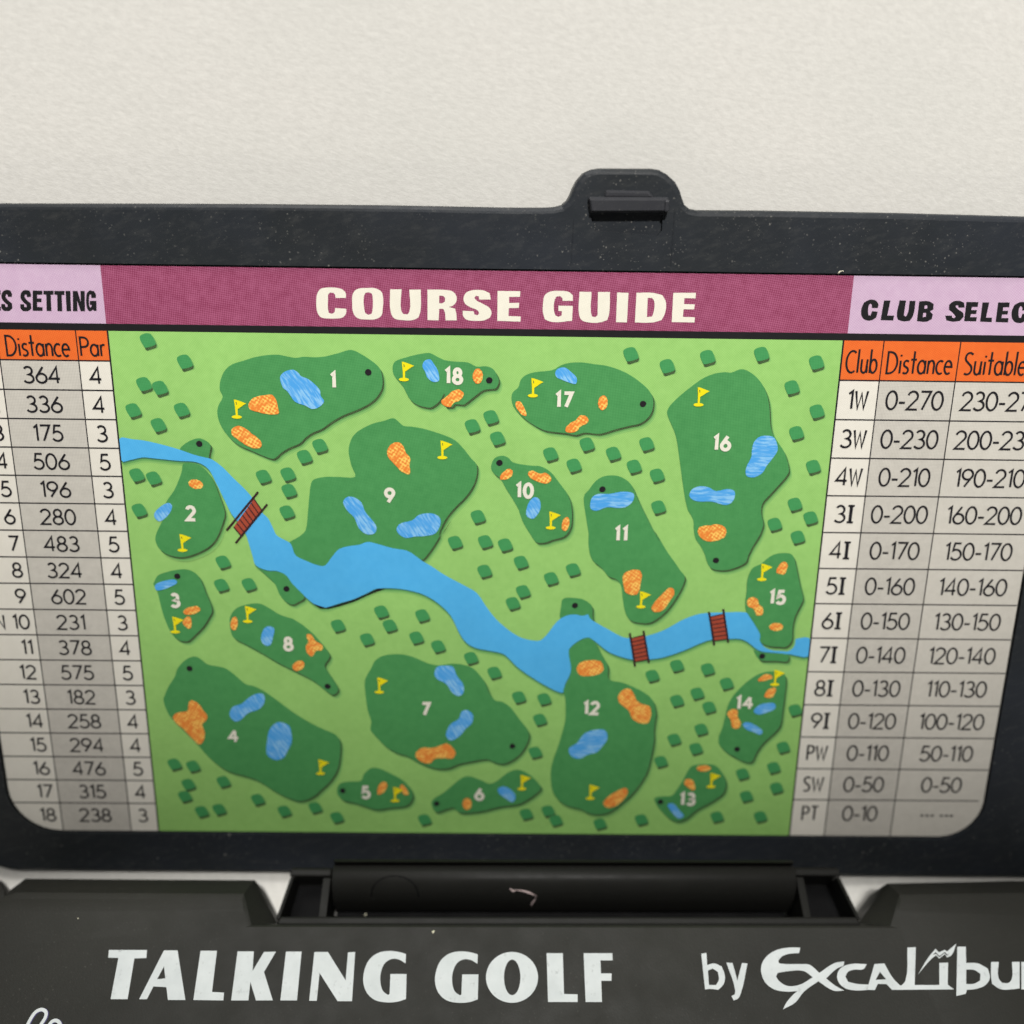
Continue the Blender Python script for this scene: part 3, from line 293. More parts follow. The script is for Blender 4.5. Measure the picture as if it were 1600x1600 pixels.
BUNKERS={1:[[(14.749,-7.844),(15.174,-7.211),(16.119,-6.886),(17.206,-6.748),(17.727,-7.101),(18.041,-8.433),(17.859,-8.941),(16.775,-8.923),(15.398,-8.624),(14.797,-8.316)],[(12.703,-10.72),(13.274,-10.314),(14.042,-10.464),(14.932,-11.172),(15.821,-11.962),(15.857,-12.686),(15.142,-12.856),(14.374,-12.623),(13.477,-11.991),(12.738,-11.358)]],9:[[(30.042,-12.757),(30.527,-12.106),(31.313,-11.968),(31.776,-12.414),(32.076,-13.218),(32.54,-13.781),(32.447,-14.678),(32.431,-15.66),(31.567,-15.342),(30.792,-14.534),(30.024,-13.567)]],18:[[(40.645,-4.399),(40.592,-4.763),(40.439,-5.057),(40.217,-5.222),(39.97,-5.225),(39.747,-5.066),(39.592,-4.776),(39.536,-4.413),(39.59,-4.05),(39.743,-3.758),(39.964,-3.594),(40.21,-3.591),(40.433,-3.749),(40.588,-4.037)],[(36.103,-7.108),(36.693,-6.708),(37.315,-6.075),(38.088,-5.909),(38.551,-6.45),(38.164,-7.082),(37.465,-7.405),(36.998,-7.915),(36.223,-7.657)]],17:[[(44.262,-7.321),(44.757,-7.157),(45.234,-7.782),(45.531,-8.727),(45.094,-8.732),(44.539,-8.106)],[(49.923,-10.106),(50.423,-9.541),(51.038,-9.215),(51.488,-8.654),(52.273,-8.803),(52.374,-9.438),(51.531,-9.927),(51.234,-10.41),(50.613,-10.61),(49.982,-10.505)],[(54.502,-7.24),(54.434,-7.591),(54.274,-7.865),(54.055,-8.007),(53.819,-7.989),(53.614,-7.814),(53.481,-7.519),(53.445,-7.16),(53.514,-6.81),(53.674,-6.538),(53.893,-6.397),(54.127,-6.415),(54.332,-6.588),(54.466,-6.882)]],10:[[(42.647,-16.033),(42.988,-15.289),(43.616,-14.905),(44.127,-15.194),(43.789,-15.937),(42.998,-16.193)],[(45.794,-15.338),(46.313,-15.086),(47.113,-15.405),(47.904,-15.313),(48.476,-15.964),(48.093,-16.546),(47.135,-16.441),(46.172,-15.991)],[(50.686,-21.461),(50.581,-21.82),(50.411,-22.09),(50.211,-22.218),(50.02,-22.177),(49.876,-21.977),(49.808,-21.657),(49.829,-21.28),(49.935,-20.923),(50.105,-20.654),(50.304,-20.527),(50.495,-20.567),(50.638,-20.766),(50.707,-21.085)]],11:[[(57.135,-27.774),(57.516,-27.158),(58.648,-26.849),(59.289,-27.226),(59.303,-28.451),(59.042,-29.776),(58.313,-30.049),(57.554,-29.703),(57.225,-28.65)],[(60.71,-31.623),(61.157,-30.728),(61.932,-29.833),(62.549,-29.12),(63.131,-29.202),(63.262,-29.996),(62.665,-31.068),(62.055,-31.966),(61.072,-32.191)]],16:[[(65.514,-21.962),(65.996,-21.446),(66.96,-21.351),(67.594,-21.174),(68.677,-21.586),(68.822,-22.436),(68.375,-22.953),(67.101,-23.31),(65.934,-22.895)]],15:[[(75.048,-26.879),(75.452,-25.917),(76.091,-25.736),(76.312,-26.342),(76.066,-27.218),(75.409,-27.225)],[(71.941,-30.613),(72.533,-30.163),(73.134,-30.423),(73.444,-31.131),(73.955,-31.661),(73.884,-32.379),(73.226,-32.475),(72.826,-31.673),(72.132,-31.324)],[(76.526,-33.936),(76.464,-34.156),(76.249,-34.335),(75.922,-34.436),(75.55,-34.44),(75.206,-34.346),(74.959,-34.172),(74.856,-33.953),(74.92,-33.733),(75.135,-33.555),(75.461,-33.454),(75.832,-33.45),(76.176,-33.544),(76.423,-33.717)]],2:[[(9.024,-17.324),(8.87,-17.532),(8.588,-17.655),(8.236,-17.67),(7.883,-17.573),(7.599,-17.384),(7.441,-17.141),(7.439,-16.89),(7.594,-16.684),(7.875,-16.561),(8.226,-16.546),(8.579,-16.642),(8.862,-16.83),(9.021,-17.074)]],3:[[(5.544,-32.727),(6.162,-32.187),(7.162,-31.999),(7.532,-32.528),(6.585,-33.073),(5.762,-33.082)],[(5.353,-34.07),(5.905,-33.348),(6.378,-33.611),(6.383,-34.598),(5.944,-34.926),(5.489,-34.427)]],8:[[(11.841,-34.222),(11.745,-34.592),(11.583,-34.882),(11.388,-35.034),(11.198,-35.018),(11.052,-34.837),(10.978,-34.527),(10.991,-34.15),(11.088,-33.781),(11.25,-33.492),(11.444,-33.341),(11.633,-33.357),(11.779,-33.537),(11.853,-33.846)],[(19.858,-35.644),(20.364,-35.458),(20.989,-36.358),(21.716,-36.896),(21.606,-37.536),(20.935,-37.634),(20.487,-38.335),(19.917,-38.011),(19.708,-37.099),(20.066,-36.549)],[(19.444,-39.154),(19.486,-39.424),(19.383,-39.726),(19.155,-40.001),(18.849,-40.193),(18.524,-40.265),(18.245,-40.202),(18.068,-40.017),(18.028,-39.746),(18.131,-39.443),(18.359,-39.17),(18.665,-38.978),(18.989,-38.907),(19.267,-38.969)]],4:[[(3.245,-46.443),(3.879,-45.961),(4.998,-45.761),(5.258,-44.623),(5.703,-44.336),(6.506,-44.894),(7.028,-45.836),(7.389,-46.689),(6.643,-47.556),(6.898,-48.705),(6.64,-49.866),(6.008,-50.298),(5.299,-49.491),(4.21,-48.154),(3.274,-47.11)]],7:[[(32.576,-51.504),(33.279,-50.619),(34.832,-50.507),(35.87,-50.109),(36.56,-49.966),(37.506,-50.97),(37.244,-51.951),(36.205,-51.961),(34.992,-52.07),(34.293,-52.764),(33.084,-52.382)]],5:[[(27.74,-56.995),(27.979,-55.792),(28.687,-55.348),(28.991,-55.784),(28.654,-56.786),(27.945,-57.194)],[(30.593,-55.969),(30.946,-55.766),(31.458,-56.461),(31.657,-57.161),(31.096,-57.166),(30.757,-56.568)]],6:[[(39.546,-58.464),(39.491,-58.833),(39.335,-59.131),(39.109,-59.297),(38.858,-59.299),(38.632,-59.137),(38.476,-58.842),(38.42,-58.474),(38.476,-58.105),(38.632,-57.809),(38.857,-57.643),(39.107,-57.641),(39.333,-57.803),(39.489,-58.096)]],12:[[(52.126,-39.608),(52.603,-38.771),(53.771,-38.482),(54.956,-38.655),(55.368,-39.668),(54.854,-40.323),(53.512,-40.616),(52.491,-40.44)],[(57.287,-43.675),(57.499,-42.73),(58.495,-42.194),(59.214,-42.996),(59.597,-43.842),(60.304,-44.309),(61.174,-44.585),(61.407,-45.726),(61.206,-46.781),(60.268,-46.924),(59.207,-46.321),(58.638,-45.18),(57.748,-44.428)],[(56.089,-58.261),(56.58,-57.348),(57.6,-56.534),(58.628,-55.964),(59.089,-56.421),(58.701,-57.531),(57.69,-58.552),(56.644,-58.865)]],13:[[(69.281,-53.101),(69.208,-53.291),(68.977,-53.445),(68.632,-53.532),(68.244,-53.535),(67.887,-53.454),(67.635,-53.305),(67.535,-53.117),(67.609,-52.927),(67.841,-52.774),(68.185,-52.687),(68.573,-52.683),(68.928,-52.764),(69.181,-52.913)],[(66.088,-55.058),(66.445,-54.616),(67.162,-54.849),(67.558,-56.046),(67.073,-56.15),(66.337,-55.656)]],14:[[(74.123,-40.852),(74.83,-40.192),(75.686,-40.276),(75.727,-40.742),(74.903,-41.031),(74.314,-41.093)],[(75.068,-42.909),(75.513,-42.151),(76.347,-41.955),(76.33,-42.708),(75.955,-43.278),(75.272,-43.285)],[(70.751,-45.61),(71.128,-44.938),(71.907,-45.026),(72.069,-45.98),(72.516,-46.839),(72.191,-47.516),(71.49,-47.369),(71.24,-46.371)]]}
TEES={1:(28.082,-4.125),2:(8.985,-12.41),3:(5.206,-28.273),4:(5.702,-40.082),5:(23.449,-56.691),6:(35.15,-58.441),7:(44.55,-50.223),8:(22.137,-42.282),9:(17.824,-29.712),10:(42.58,-14.198),11:(54.32,-17.168),12:(51.667,-31.451),13:(63.273,-57.957),14:(72.334,-50.389),15:(74.353,-37.772),16:(67.897,-25.618),17:(58.435,-7.271),18:(41.356,-4.856)}
FLAGS={1:(13.371,-9.313),18:(31.975,-4.896),17:(46.188,-6.511),16:(64.594,-7.305),9:(36.14,-13.689),10:(48.546,-21.865),11:(59.43,-31.547),12:(54.422,-57.528),13:(69.47,-55.728),14:(76.189,-41.524),15:(73.433,-27.947),2:(6.084,-25.066),3:(4.39,-35.339),4:(20.783,-54.278),5:(29.94,-58.082),6:(45.81,-56.236),7:(28.343,-43.014),8:(13.036,-33.9)}
NUMBERS={1:(24.181,-5.072),18:(37.427,-4.44),17:(49.643,-6.939),16:(67.523,-11.611),9:(30.13,-18.213),10:(45.451,-17.437),11:(56.681,-22.511),12:(54.094,-44.9),13:(66.635,-57.524),14:(72.683,-44.03),15:(75.48,-30.167),2:(7.405,-20.574),3:(4.709,-31.316),4:(10.286,-49.155),5:(26.326,-56.907),6:(40.507,-57.024),7:(33.941,-45.226),8:(17.68,-36.753)}
BUSHES=[(4.32,-1.048),(8.154,-3.314),(3.48,-5.842),(5.199,-6.23),(2.027,-8.775),(7.372,-8.655),(4.656,-10.408),(1.716,-16.2),(3.575,-16.553),(1.597,-20.365),(10.692,-26.542),(10.305,-29.432),(13.521,-29.297),(22.488,-12.558),(20.706,-13.841),(15.966,-16.215),(18.747,-15.903),(18.777,-17.831),(18.408,-20.386),(39.567,-10.105),(41.637,-9.06),(42.395,-11.48),(48.374,-13.218),(51.051,-14.49),(52.437,-12.035),(40.238,-20.691),(56.88,-1.881),(60.947,-3.137),(65.314,-2.08),(71.206,-1.667),(55.45,-13.068),(59.151,-11.922),(57.862,-14.54),(60.522,-15.542),(60.895,-19.311),(77.33,-2.52),(74.897,-5.302),(77.945,-7.965),(75.895,-10.454),(78.181,-14.322),(76.521,-18.795),(78.488,-20.409),(74.423,-21.23),(77.238,-22.756),(79.096,-45.039),(23.721,-34.43),(28.901,-32.583),(29.854,-34.367),(33.717,-33.015),(27.119,-36.15),(32.984,-35.872),(35.558,-36.974),(39.489,-38.455),(37.617,-23.836),(41.095,-23.711),(43.399,-24.079),(45.266,-26.197),(41.037,-27.338),(48.822,-28.179),(51.36,-27.051),(45.574,-29.832),(44.395,-31.35),(42.299,-40.368),(45.304,-43.616),(48.372,-43.831),(47.923,-46.633),(61.369,-40.589),(64.249,-39.222),(67.997,-39.648),(70.427,-41.546),(66.949,-42.896),(64.54,-43.902),(68.533,-44.775),(67.766,-47.792),(2.85,-53.215),(5.124,-53.49),(4.349,-56.071),(3.778,-57.776),(8.725,-55.635),(5.708,-59.939),(7.924,-59.616),(12.835,-58.14),(16.073,-59.79),(19.963,-59.25),(22.634,-60.65),(33.682,-60.892),(46.491,-59.968),(47.456,-51.173),(49.245,-59.476),(50.254,-60.856),(55.858,-61.321),(61.066,-60.663),(63.071,-52.308),(64.536,-49.203),(67.303,-50.463),(70.625,-60.173),(73.372,-53.969),(74.109,-57.168),(77.18,-53.042),(77.793,-55.928),(78.103,-50.18),(76.128,-60.097)]
BRIDGES=[([(11.335,-22.586),(15.221,-17.934),(12.277,-24.107),(16.17,-19.386)],[(12.166,-22.153),(14.695,-18.77),(15.492,-20.096),(12.902,-23.162)],7),([(58.301,-34.921),(59.153,-39.273),(59.921,-34.597),(60.798,-38.794)],[(58.468,-35.61),(60.099,-35.139),(60.655,-38.334),(59.106,-38.682)],6),([(67.542,-32.087),(68.489,-36.419),(69.208,-31.712),(70.139,-36.036)],[(67.802,-32.712),(69.388,-32.336),(70.003,-35.582),(68.346,-35.836)],6)]
TITLE=[([(25.891,3.853),(24.792,3.838),(24.751,4.125),(24.589,4.375),(24.248,4.405),(24.017,4.199),(23.963,3.692),(23.923,2.673),(23.992,2.249),(24.334,2.168),(24.633,2.342),(24.701,2.769),(25.903,2.7),(25.834,2.188),(25.528,1.808),(24.919,1.663),(23.883,1.65),(23.112,1.776),(22.786,2.233),(22.695,3.336),(22.876,4.353),(23.236,4.778),(24.011,4.923),(25.036,4.886),(25.628,4.692),(25.906,4.309)],[]),([(26.545,3.387),(26.661,4.319),(27.086,4.779),(28.118,4.927),(29.144,4.891),(29.735,4.528),(29.89,3.855),(29.813,2.751),(29.676,2.067),(29.149,1.684),(28.11,1.585),(27.078,1.726),(26.662,2.198)],[[(27.837,4.081),(28.018,4.421),(28.362,4.476),(28.701,4.346),(28.774,3.84),(28.706,2.566),(28.593,2.19),(28.211,2.099),(27.906,2.3),(27.817,2.81)]]),([(30.65,4.827),(31.884,4.843),(31.809,2.607),(32.009,2.235),(32.44,2.189),(32.669,2.448),(32.706,4.82),(33.94,4.837),(33.877,2.549),(33.644,1.863),(33.036,1.598),(31.825,1.582),(31.05,1.744),(30.716,2.252)],[]),([(34.661,4.847),(36.513,4.838),(37.37,4.681),(37.747,4.213),(37.745,3.62),(37.365,3.191),(36.934,3.049),(37.623,2.854),(37.743,2.344),(37.793,1.626),(36.582,1.61),(36.5,2.498),(36.329,2.837),(35.898,2.831),(35.838,1.601),(34.627,1.619)],[[(35.908,4.222),(36.337,4.194),(36.542,3.994),(36.506,3.604),(36.247,3.431),(35.902,3.426)]]),([(41.463,3.89),(40.207,3.873),(40.153,4.211),(39.861,4.275),(39.69,4.07),(39.863,3.818),(40.64,3.404),(41.332,2.988),(41.544,2.48),(41.375,1.964),(40.736,1.665),(39.784,1.601),(38.832,1.726),(38.486,2.098),(38.434,2.66),(39.608,2.625),(39.695,2.284),(40.041,2.204),(40.213,2.411),(40.039,2.716),(39.262,3.046),(38.658,3.463),(38.52,4.02),(38.829,4.599),(39.601,4.862),(40.631,4.842),(41.32,4.564)],[]),([(42.177,4.812),(44.617,4.811),(44.592,4.219),(43.422,4.204),(43.431,3.56),(44.517,3.574),(44.474,3.03),(43.403,3.015),(43.38,2.162),(44.713,2.128),(44.67,1.579),(42.174,1.632)],[]),([(50.287,3.871),(49.167,3.856),(49.159,4.111),(48.894,4.361),(48.466,4.271),(48.305,3.845),(48.28,2.824),(48.432,2.314),(48.783,2.147),(49.125,2.289),(49.146,2.75),(48.765,2.779),(48.75,3.341),(50.305,3.328),(50.268,1.738),(49.749,1.697),(48.972,1.584),(47.93,1.622),(47.317,1.871),(47.091,2.638),(47.1,3.744),(47.256,4.424),(47.849,4.82),(48.879,4.901),(49.828,4.796),(50.269,4.464)],[]),([(50.979,4.845),(52.271,4.828),(52.28,2.706),(52.419,2.229),(52.768,2.165),(53.02,2.374),(52.959,4.838),(54.25,4.855),(54.261,2.561),(54.081,1.874),(53.311,1.606),(52.096,1.59),(51.306,1.838),(51.029,2.348)],[]),([(55.026,4.814),(56.25,4.797),(56.228,1.644),(55.045,1.663)],[]),([(57.111,4.808),(58.868,4.832),(59.917,4.592),(60.341,3.835),(60.29,2.641),(59.983,1.951),(59.042,1.681),(57.096,1.656)],[[(58.346,4.283),(58.812,4.29),(59.053,3.987),(59.067,2.795),(58.92,2.315),(58.369,2.239)]]),([(61.074,4.861),(63.521,4.894),(63.509,4.301),(62.299,4.319),(62.304,3.691),(63.465,3.672),(63.432,3.143),(62.289,3.128),(62.271,2.324),(63.576,2.29),(63.561,1.74),(61.09,1.742)],[])]
RIGHT_HEAD=[([(83.311,3.542),(82.668,3.534),(82.628,3.874),(82.473,4.008),(82.35,3.871),(82.309,3.187),(82.412,2.76),(82.625,2.729),(82.744,3.193),(83.358,3.149),(83.261,2.514),(82.773,2.215),(82.068,2.275),(81.674,2.665),(81.55,3.433),(81.765,4.118),(82.423,4.433),(83.045,4.305),(83.356,3.884)],[]),([(83.907,4.351),(84.601,4.36),(84.452,2.753),(85.201,2.762),(85.163,2.229),(83.779,2.263)],[]),([(85.587,4.39),(86.282,4.382),(86.241,2.81),(86.433,2.676),(86.585,2.849),(86.685,4.354),(87.327,4.362),(87.244,2.738),(86.963,2.219),(86.272,2.158),(85.675,2.322),(85.503,2.715)],[]),([(87.732,4.316),(88.773,4.33),(89.333,4.048),(89.363,3.451),(89.038,3.276),(89.398,2.938),(89.329,2.422),(88.806,2.157),(87.752,2.195)],[[(88.397,3.899),(88.657,3.903),(88.703,3.562),(88.378,3.523)],[(88.331,3.095),(88.644,3.099),(88.667,2.671),(88.34,2.632)]]),([(92.739,3.718),(92.079,3.709),(92.01,3.947),(91.784,3.944),(91.756,3.773),(92.111,3.487),(92.648,3.152),(92.78,2.725),(92.459,2.291),(91.685,2.194),(90.968,2.323),(90.756,2.835),(91.47,2.845),(91.537,2.622),(91.806,2.574),(91.903,2.748),(91.551,3.137),(91.067,3.473),(91.029,3.985),(91.38,4.331),(92.062,4.425),(92.613,4.228)],[]),([(92.861,4.316),(94.165,4.317),(94.155,3.805),(93.547,3.797),(93.51,3.454),(94.119,3.462),(94.094,3.051),(93.536,3.044),(93.482,2.7),(94.232,2.709),(94.212,2.262),(92.9,2.262)],[]),([(94.605,4.288),(95.334,4.298),(95.234,2.671),(95.897,2.68),(95.919,2.198),(94.653,2.233)],[]),([(96.307,4.311),(97.558,4.327),(97.587,3.816),(96.943,3.807),(96.933,3.431),(97.525,3.439),(97.535,3.045),(96.942,3.037),(96.917,2.641),(97.685,2.652),(97.724,2.187),(96.353,2.221)],[]),([(99.697,3.502),(99.052,3.493),(98.996,3.834),(98.835,3.969),(98.718,3.831),(98.707,3.146),(98.829,2.718),(99.044,2.687),(99.143,3.152),(99.761,3.108),(99.691,2.471),(99.215,2.172),(98.505,2.232),(98.092,2.622),(97.934,3.393),(98.12,4.079),(98.766,4.394),(99.396,4.266),(99.727,3.844)],[])]
LEFT_HEAD=[([(-11.964,4.174),(-10.946,4.154),(-11.003,3.733),(-11.565,3.726),(-11.601,3.338),(-11.14,3.344),(-11.192,2.955),(-11.653,2.949),(-11.722,2.441),(-11.145,2.414),(-11.197,2.024),(-12.257,2.027)],[]),([(-9.825,3.496),(-10.251,3.491),(-10.252,3.743),(-10.423,3.741),(-10.507,3.487),(-10.296,3.153),(-9.913,2.82),(-9.928,2.312),(-10.274,2.019),(-10.876,1.994),(-11.092,2.296),(-11.07,2.72),(-10.659,2.726),(-10.648,2.421),(-10.426,2.424),(-10.397,2.644),(-10.745,2.978),(-10.945,3.397),(-10.788,3.938),(-10.412,4.212),(-9.907,4.168),(-9.781,3.834)],[]),([(-7.795,3.507),(-8.222,3.501),(-8.224,3.753),(-8.395,3.751),(-8.478,3.497),(-8.265,3.163),(-7.88,2.83),(-7.892,2.322),(-8.236,2.029),(-8.838,2.004),(-9.056,2.306),(-9.036,2.73),(-8.626,2.736),(-8.613,2.431),(-8.391,2.434),(-8.363,2.654),(-8.713,2.988),(-8.916,3.407),(-8.761,3.948),(-8.386,4.222),(-7.881,4.178),(-7.753,3.844)],[]),([(-7.521,4.2),(-6.503,4.18),(-6.554,3.759),(-7.117,3.751),(-7.148,3.363),(-6.687,3.369),(-6.734,2.98),(-7.196,2.974),(-7.258,2.466),(-6.68,2.439),(-6.728,2.048),(-7.789,2.051)],[]),([(-6.383,4.181),(-5.309,4.196),(-5.359,3.775),(-5.649,3.771),(-5.787,2.044),(-6.299,2.054),(-6.127,3.765),(-6.43,3.794)],[]),([(-5.226,4.18),(-4.152,4.194),(-4.2,3.773),(-4.49,3.769),(-4.622,2.042),(-5.135,2.052),(-4.969,3.763),(-5.272,3.793)],[]),([(-4.032,4.196),(-3.521,4.203),(-3.679,2.055),(-4.159,2.048)],[]),([(-3.265,4.206),(-2.753,4.213),(-2.537,3.087),(-2.446,4.217),(-1.985,4.223),(-2.186,2.074),(-2.649,2.068),(-2.904,3.166),(-2.993,2.064),(-3.473,2.057)],[]),([(-0.87,3.497),(-1.349,3.491),(-1.346,3.828),(-1.479,3.86),(-1.575,3.606),(-1.659,2.675),(-1.595,2.473),(-1.45,2.542),(-1.41,2.763),(-1.594,2.795),(-1.552,3.184),(-0.851,3.194),(-0.945,2.142),(-1.222,2.121),(-1.31,2.256),(-1.622,2.065),(-1.847,2.198),(-1.959,2.587),(-1.883,3.602),(-1.731,4.059),(-1.415,4.298),(-0.999,4.203),(-0.83,3.869)],[])]
BASE_WORDS=[([(-41.651,-56.081),(-37.31,-56.058),(-37.218,-56.909),(-38.576,-56.958),(-38.51,-61.198),(-40.408,-61.207),(-40.405,-56.925),(-41.575,-56.889)],[]),([(-35.358,-56.091),(-33.803,-56.082),(-32.036,-61.249),(-33.981,-61.258),(-34.394,-59.948),(-35.871,-59.872),(-36.343,-61.188),(-37.215,-61.192)],[[(-35.053,-57.785),(-34.67,-59.038),(-35.58,-59.125)]]),([(-31.164,-56.111),(-29.286,-56.101),(-29.188,-60.417),(-27.831,-60.472),(-27.779,-61.27),(-31.142,-61.245)],[]),([(-26.918,-56.153),(-25.062,-56.143),(-24.919,-58.216),(-23.884,-56.201),(-22.514,-56.151),(-23.611,-58.315),(-22.246,-61.245),(-24.129,-61.253),(-25.013,-59.364),(-24.98,-61.257),(-26.906,-61.266)],[]),([(-21.367,-56.145),(-19.578,-56.135),(-19.533,-61.232),(-21.394,-61.241)],[]),([(-18.104,-56.17),(-16.543,-56.162),(-14.259,-59.145),(-14.243,-56.193),(-13.419,-56.145),(-13.353,-61.285),(-14.969,-61.293),(-17.283,-58.388),(-17.308,-61.263),(-18.16,-61.267)],[]),([(-7.565,-56.328),(-7.554,-57.328),(-8.334,-56.929),(-9.14,-56.869),(-9.914,-57.297),(-10.306,-58.248),(-10.301,-59.293),(-9.942,-60.223),(-9.35,-60.632),(-9.177,-60.528),(-9.221,-58.452),(-7.377,-58.443),(-7.297,-61.032),(-8.182,-61.302),(-9.413,-61.39),(-10.778,-61.151),(-11.733,-60.437),(-12.22,-59.406),(-12.242,-58.258),(-11.768,-56.989),(-10.791,-56.239),(-9.54,-56.018),(-8.383,-56.119)],[]),([(0.699,-56.328),(0.673,-57.328),(-0.093,-56.929),(-0.899,-56.869),(-1.69,-57.298),(-2.117,-58.249),(-2.15,-59.294),(-1.825,-60.225),(-1.247,-60.635),(-1.069,-60.531),(-1.038,-58.453),(0.81,-58.444),(0.795,-61.036),(-0.101,-61.306),(-1.337,-61.393),(-2.696,-61.154),(-3.626,-60.44),(-4.077,-59.408),(-4.056,-58.259),(-3.536,-56.989),(-2.529,-56.238),(-1.268,-56.017),(-0.113,-56.118)],[]),([(7.614,-58.725),(7.534,-59.315),(7.31,-59.874),(6.954,-60.373),(6.486,-60.789),(5.927,-61.102),(5.307,-61.297),(4.655,-61.366),(4.002,-61.303),(3.381,-61.114),(2.822,-60.806),(2.351,-60.395),(1.993,-59.899),(1.766,-59.343),(1.683,-58.754),(1.748,-58.161),(1.959,-57.594),(2.307,-57.082),(2.775,-56.652),(3.34,-56.326),(3.972,-56.122),(4.639,-56.05),(5.307,-56.115),(5.941,-56.313),(6.508,-56.633),(6.979,-57.058),(7.33,-57.567),(7.545,-58.132)],[[(5.605,-58.735),(5.559,-59.309),(5.426,-59.825),(5.22,-60.233),(4.962,-60.495),(4.675,-60.586),(4.388,-60.498),(4.128,-60.238),(3.92,-59.832),(3.785,-59.318),(3.735,-58.744),(3.777,-58.167),(3.907,-57.643),(4.112,-57.225),(4.374,-56.956),(4.665,-56.861),(4.956,-56.953),(5.219,-57.22),(5.427,-57.635),(5.56,-58.158)]]),([(8.633,-56.158),(10.505,-56.148),(10.542,-60.435),(12.083,-60.469),(12.059,-61.25),(8.716,-61.265)],[]),([(12.909,-56.135),(16.239,-56.118),(16.225,-56.887),(14.819,-56.894),(14.829,-58.269),(16.044,-58.263),(15.984,-59.039),(14.819,-59.045),(14.816,-61.237),(12.963,-61.245)],[]),([(26.529,-56.124),(27.125,-56.026),(27.099,-57.341),(27.88,-57.15),(28.737,-57.45),(29.02,-58.377),(28.796,-59.3),(28.103,-59.921),(27.234,-59.834),(26.602,-59.883)],[[(27.119,-57.923),(27.699,-57.688),(28.246,-58.034),(28.29,-58.843),(27.904,-59.419),(27.099,-59.423)]]),([(29.338,-57.049),(30.045,-57.092),(30.396,-58.948),(31.139,-57.087),(31.769,-57.13),(30.617,-60.319),(30.26,-60.82),(29.74,-61.004),(29.54,-60.552),(29.933,-60.391),(30.029,-59.981)],[])]
BASE_LOGO=[([(38.123,-55.399),(37.91,-55.993),(36.799,-56.07),(35.866,-56.358),(35.369,-56.831),(35.433,-57.112),(36.263,-57.178),(38.045,-57.168),(38.926,-57.234),(39.939,-58.091),(41.886,-57.032),(43.01,-56.862),(42.859,-57.308),(42.045,-57.615),(40.609,-58.667),(41.616,-59.468),(42.498,-59.921),(41.286,-59.95),(39.677,-58.971),(37.876,-60.057),(36.71,-61.197),(35.243,-61.879),(35.71,-61.202),(36.713,-60.291),(37.129,-60.015),(35.866,-60.067),(34.514,-59.845),(33.596,-59.162),(33.236,-58.009),(33.414,-57.192),(34.078,-56.367),(35.184,-55.723),(36.763,-55.406)],[[(35.121,-58.115),(36.414,-57.923),(38.191,-57.914),(39.108,-58.559),(37.397,-59.373),(35.951,-59.449),(35.14,-58.924),(34.892,-58.51)]]),([(45.565,-57.13),(45.087,-57.67),(44.061,-57.722),(43.258,-57.958),(42.868,-58.471),(43.082,-59.001),(44.054,-59.226),(45.381,-59.289),(45.051,-59.863),(43.934,-59.914),(42.709,-59.714),(42.044,-59.167),(41.912,-58.429),(42.427,-57.613),(43.652,-57.14)],[]),([(45.105,-59.84),(46.458,-57.125),(47.619,-57.049),(48.336,-58.629),(49.493,-59.819),(47.979,-59.826),(47.462,-59.233),(46.455,-59.215),(46.008,-59.859)],[[(46.944,-57.94),(47.507,-58.725),(46.278,-58.801)]]),([(50.642,-55.332),(51.63,-55.279),(50.681,-59.309),(53.515,-59.295),(54.018,-56.969),(55.052,-56.917),(54.488,-59.245),(55.109,-59.747),(48.232,-59.825),(49.363,-59.2),(49.71,-58.853)],[]),([(51.288,-58.197),(52.864,-56.387),(53.913,-55.434),(54.212,-55.836),(54.969,-55.547),(55.184,-55.736),(56.458,-54.871),(55.609,-56.136),(55.044,-56.376),(54.865,-56.022),(54.12,-56.498),(53.812,-56.146),(53.223,-56.503)],[[(53.427,-56.148),(53.837,-55.79),(54.182,-56.215),(54.917,-55.785),(55.163,-56.068),(55.472,-55.829),(55.08,-56.21),(54.839,-55.904),(54.151,-56.357),(53.822,-55.98)]]),([(56.512,-55.205),(57.492,-55.2),(57.14,-56.953),(58.486,-56.993),(59.509,-57.527),(59.538,-58.458),(58.835,-59.27),(57.597,-59.689),(56.564,-59.785),(56.343,-60.198),(55.207,-60.431)],[[(56.979,-57.657),(57.938,-57.698),(58.527,-58.115),(58.311,-58.811),(57.468,-59.161),(56.631,-59.165)]]),([(60.063,-56.821),(60.96,-56.816),(60.527,-58.569),(60.794,-59.03),(61.556,-59.026),(62.054,-58.561),(62.499,-56.808),(63.397,-56.804),(62.677,-59.596),(61.761,-59.715),(60.381,-59.676),(59.624,-59.151),(59.694,-58.341)],[]),([(63.602,-56.803),(64.551,-56.798),(64.428,-57.268),(65.578,-56.792),(65.466,-57.497),(64.262,-57.9),(63.787,-59.705),(62.85,-59.71)],[])]
SCRIPT=[[(-49.257,-65.168),(-48.998,-63.743),(-48.555,-62.669),(-47.937,-62.296),(-47.358,-62.487),(-47.231,-63.016),(-47.569,-63.817),(-48.206,-65.164)],[(-46.781,-64.527),(-46.508,-63.605),(-45.995,-63.379),(-45.472,-63.728),(-45.341,-64.521)]]
LID_TOP=[(-9.823,13.065),(3.49,13.232),(16.829,13.374),(30.197,13.433),(43.603,13.379),(46.96,13.426),(48.0,13.489),(48.8,13.677),(49.373,14.167),(49.691,14.732),(50.0,15.534),(50.394,16.254),(51.036,16.975),(51.855,17.334),(52.683,17.44),(55.177,17.46),(58.005,17.485),(58.844,17.37),(59.703,16.94),(60.58,16.24),(61.136,15.372),(61.438,14.577),(61.731,13.939),(62.262,13.543),(63.115,13.394),(70.534,13.449),(84.067,13.412),(97.649,13.341)]
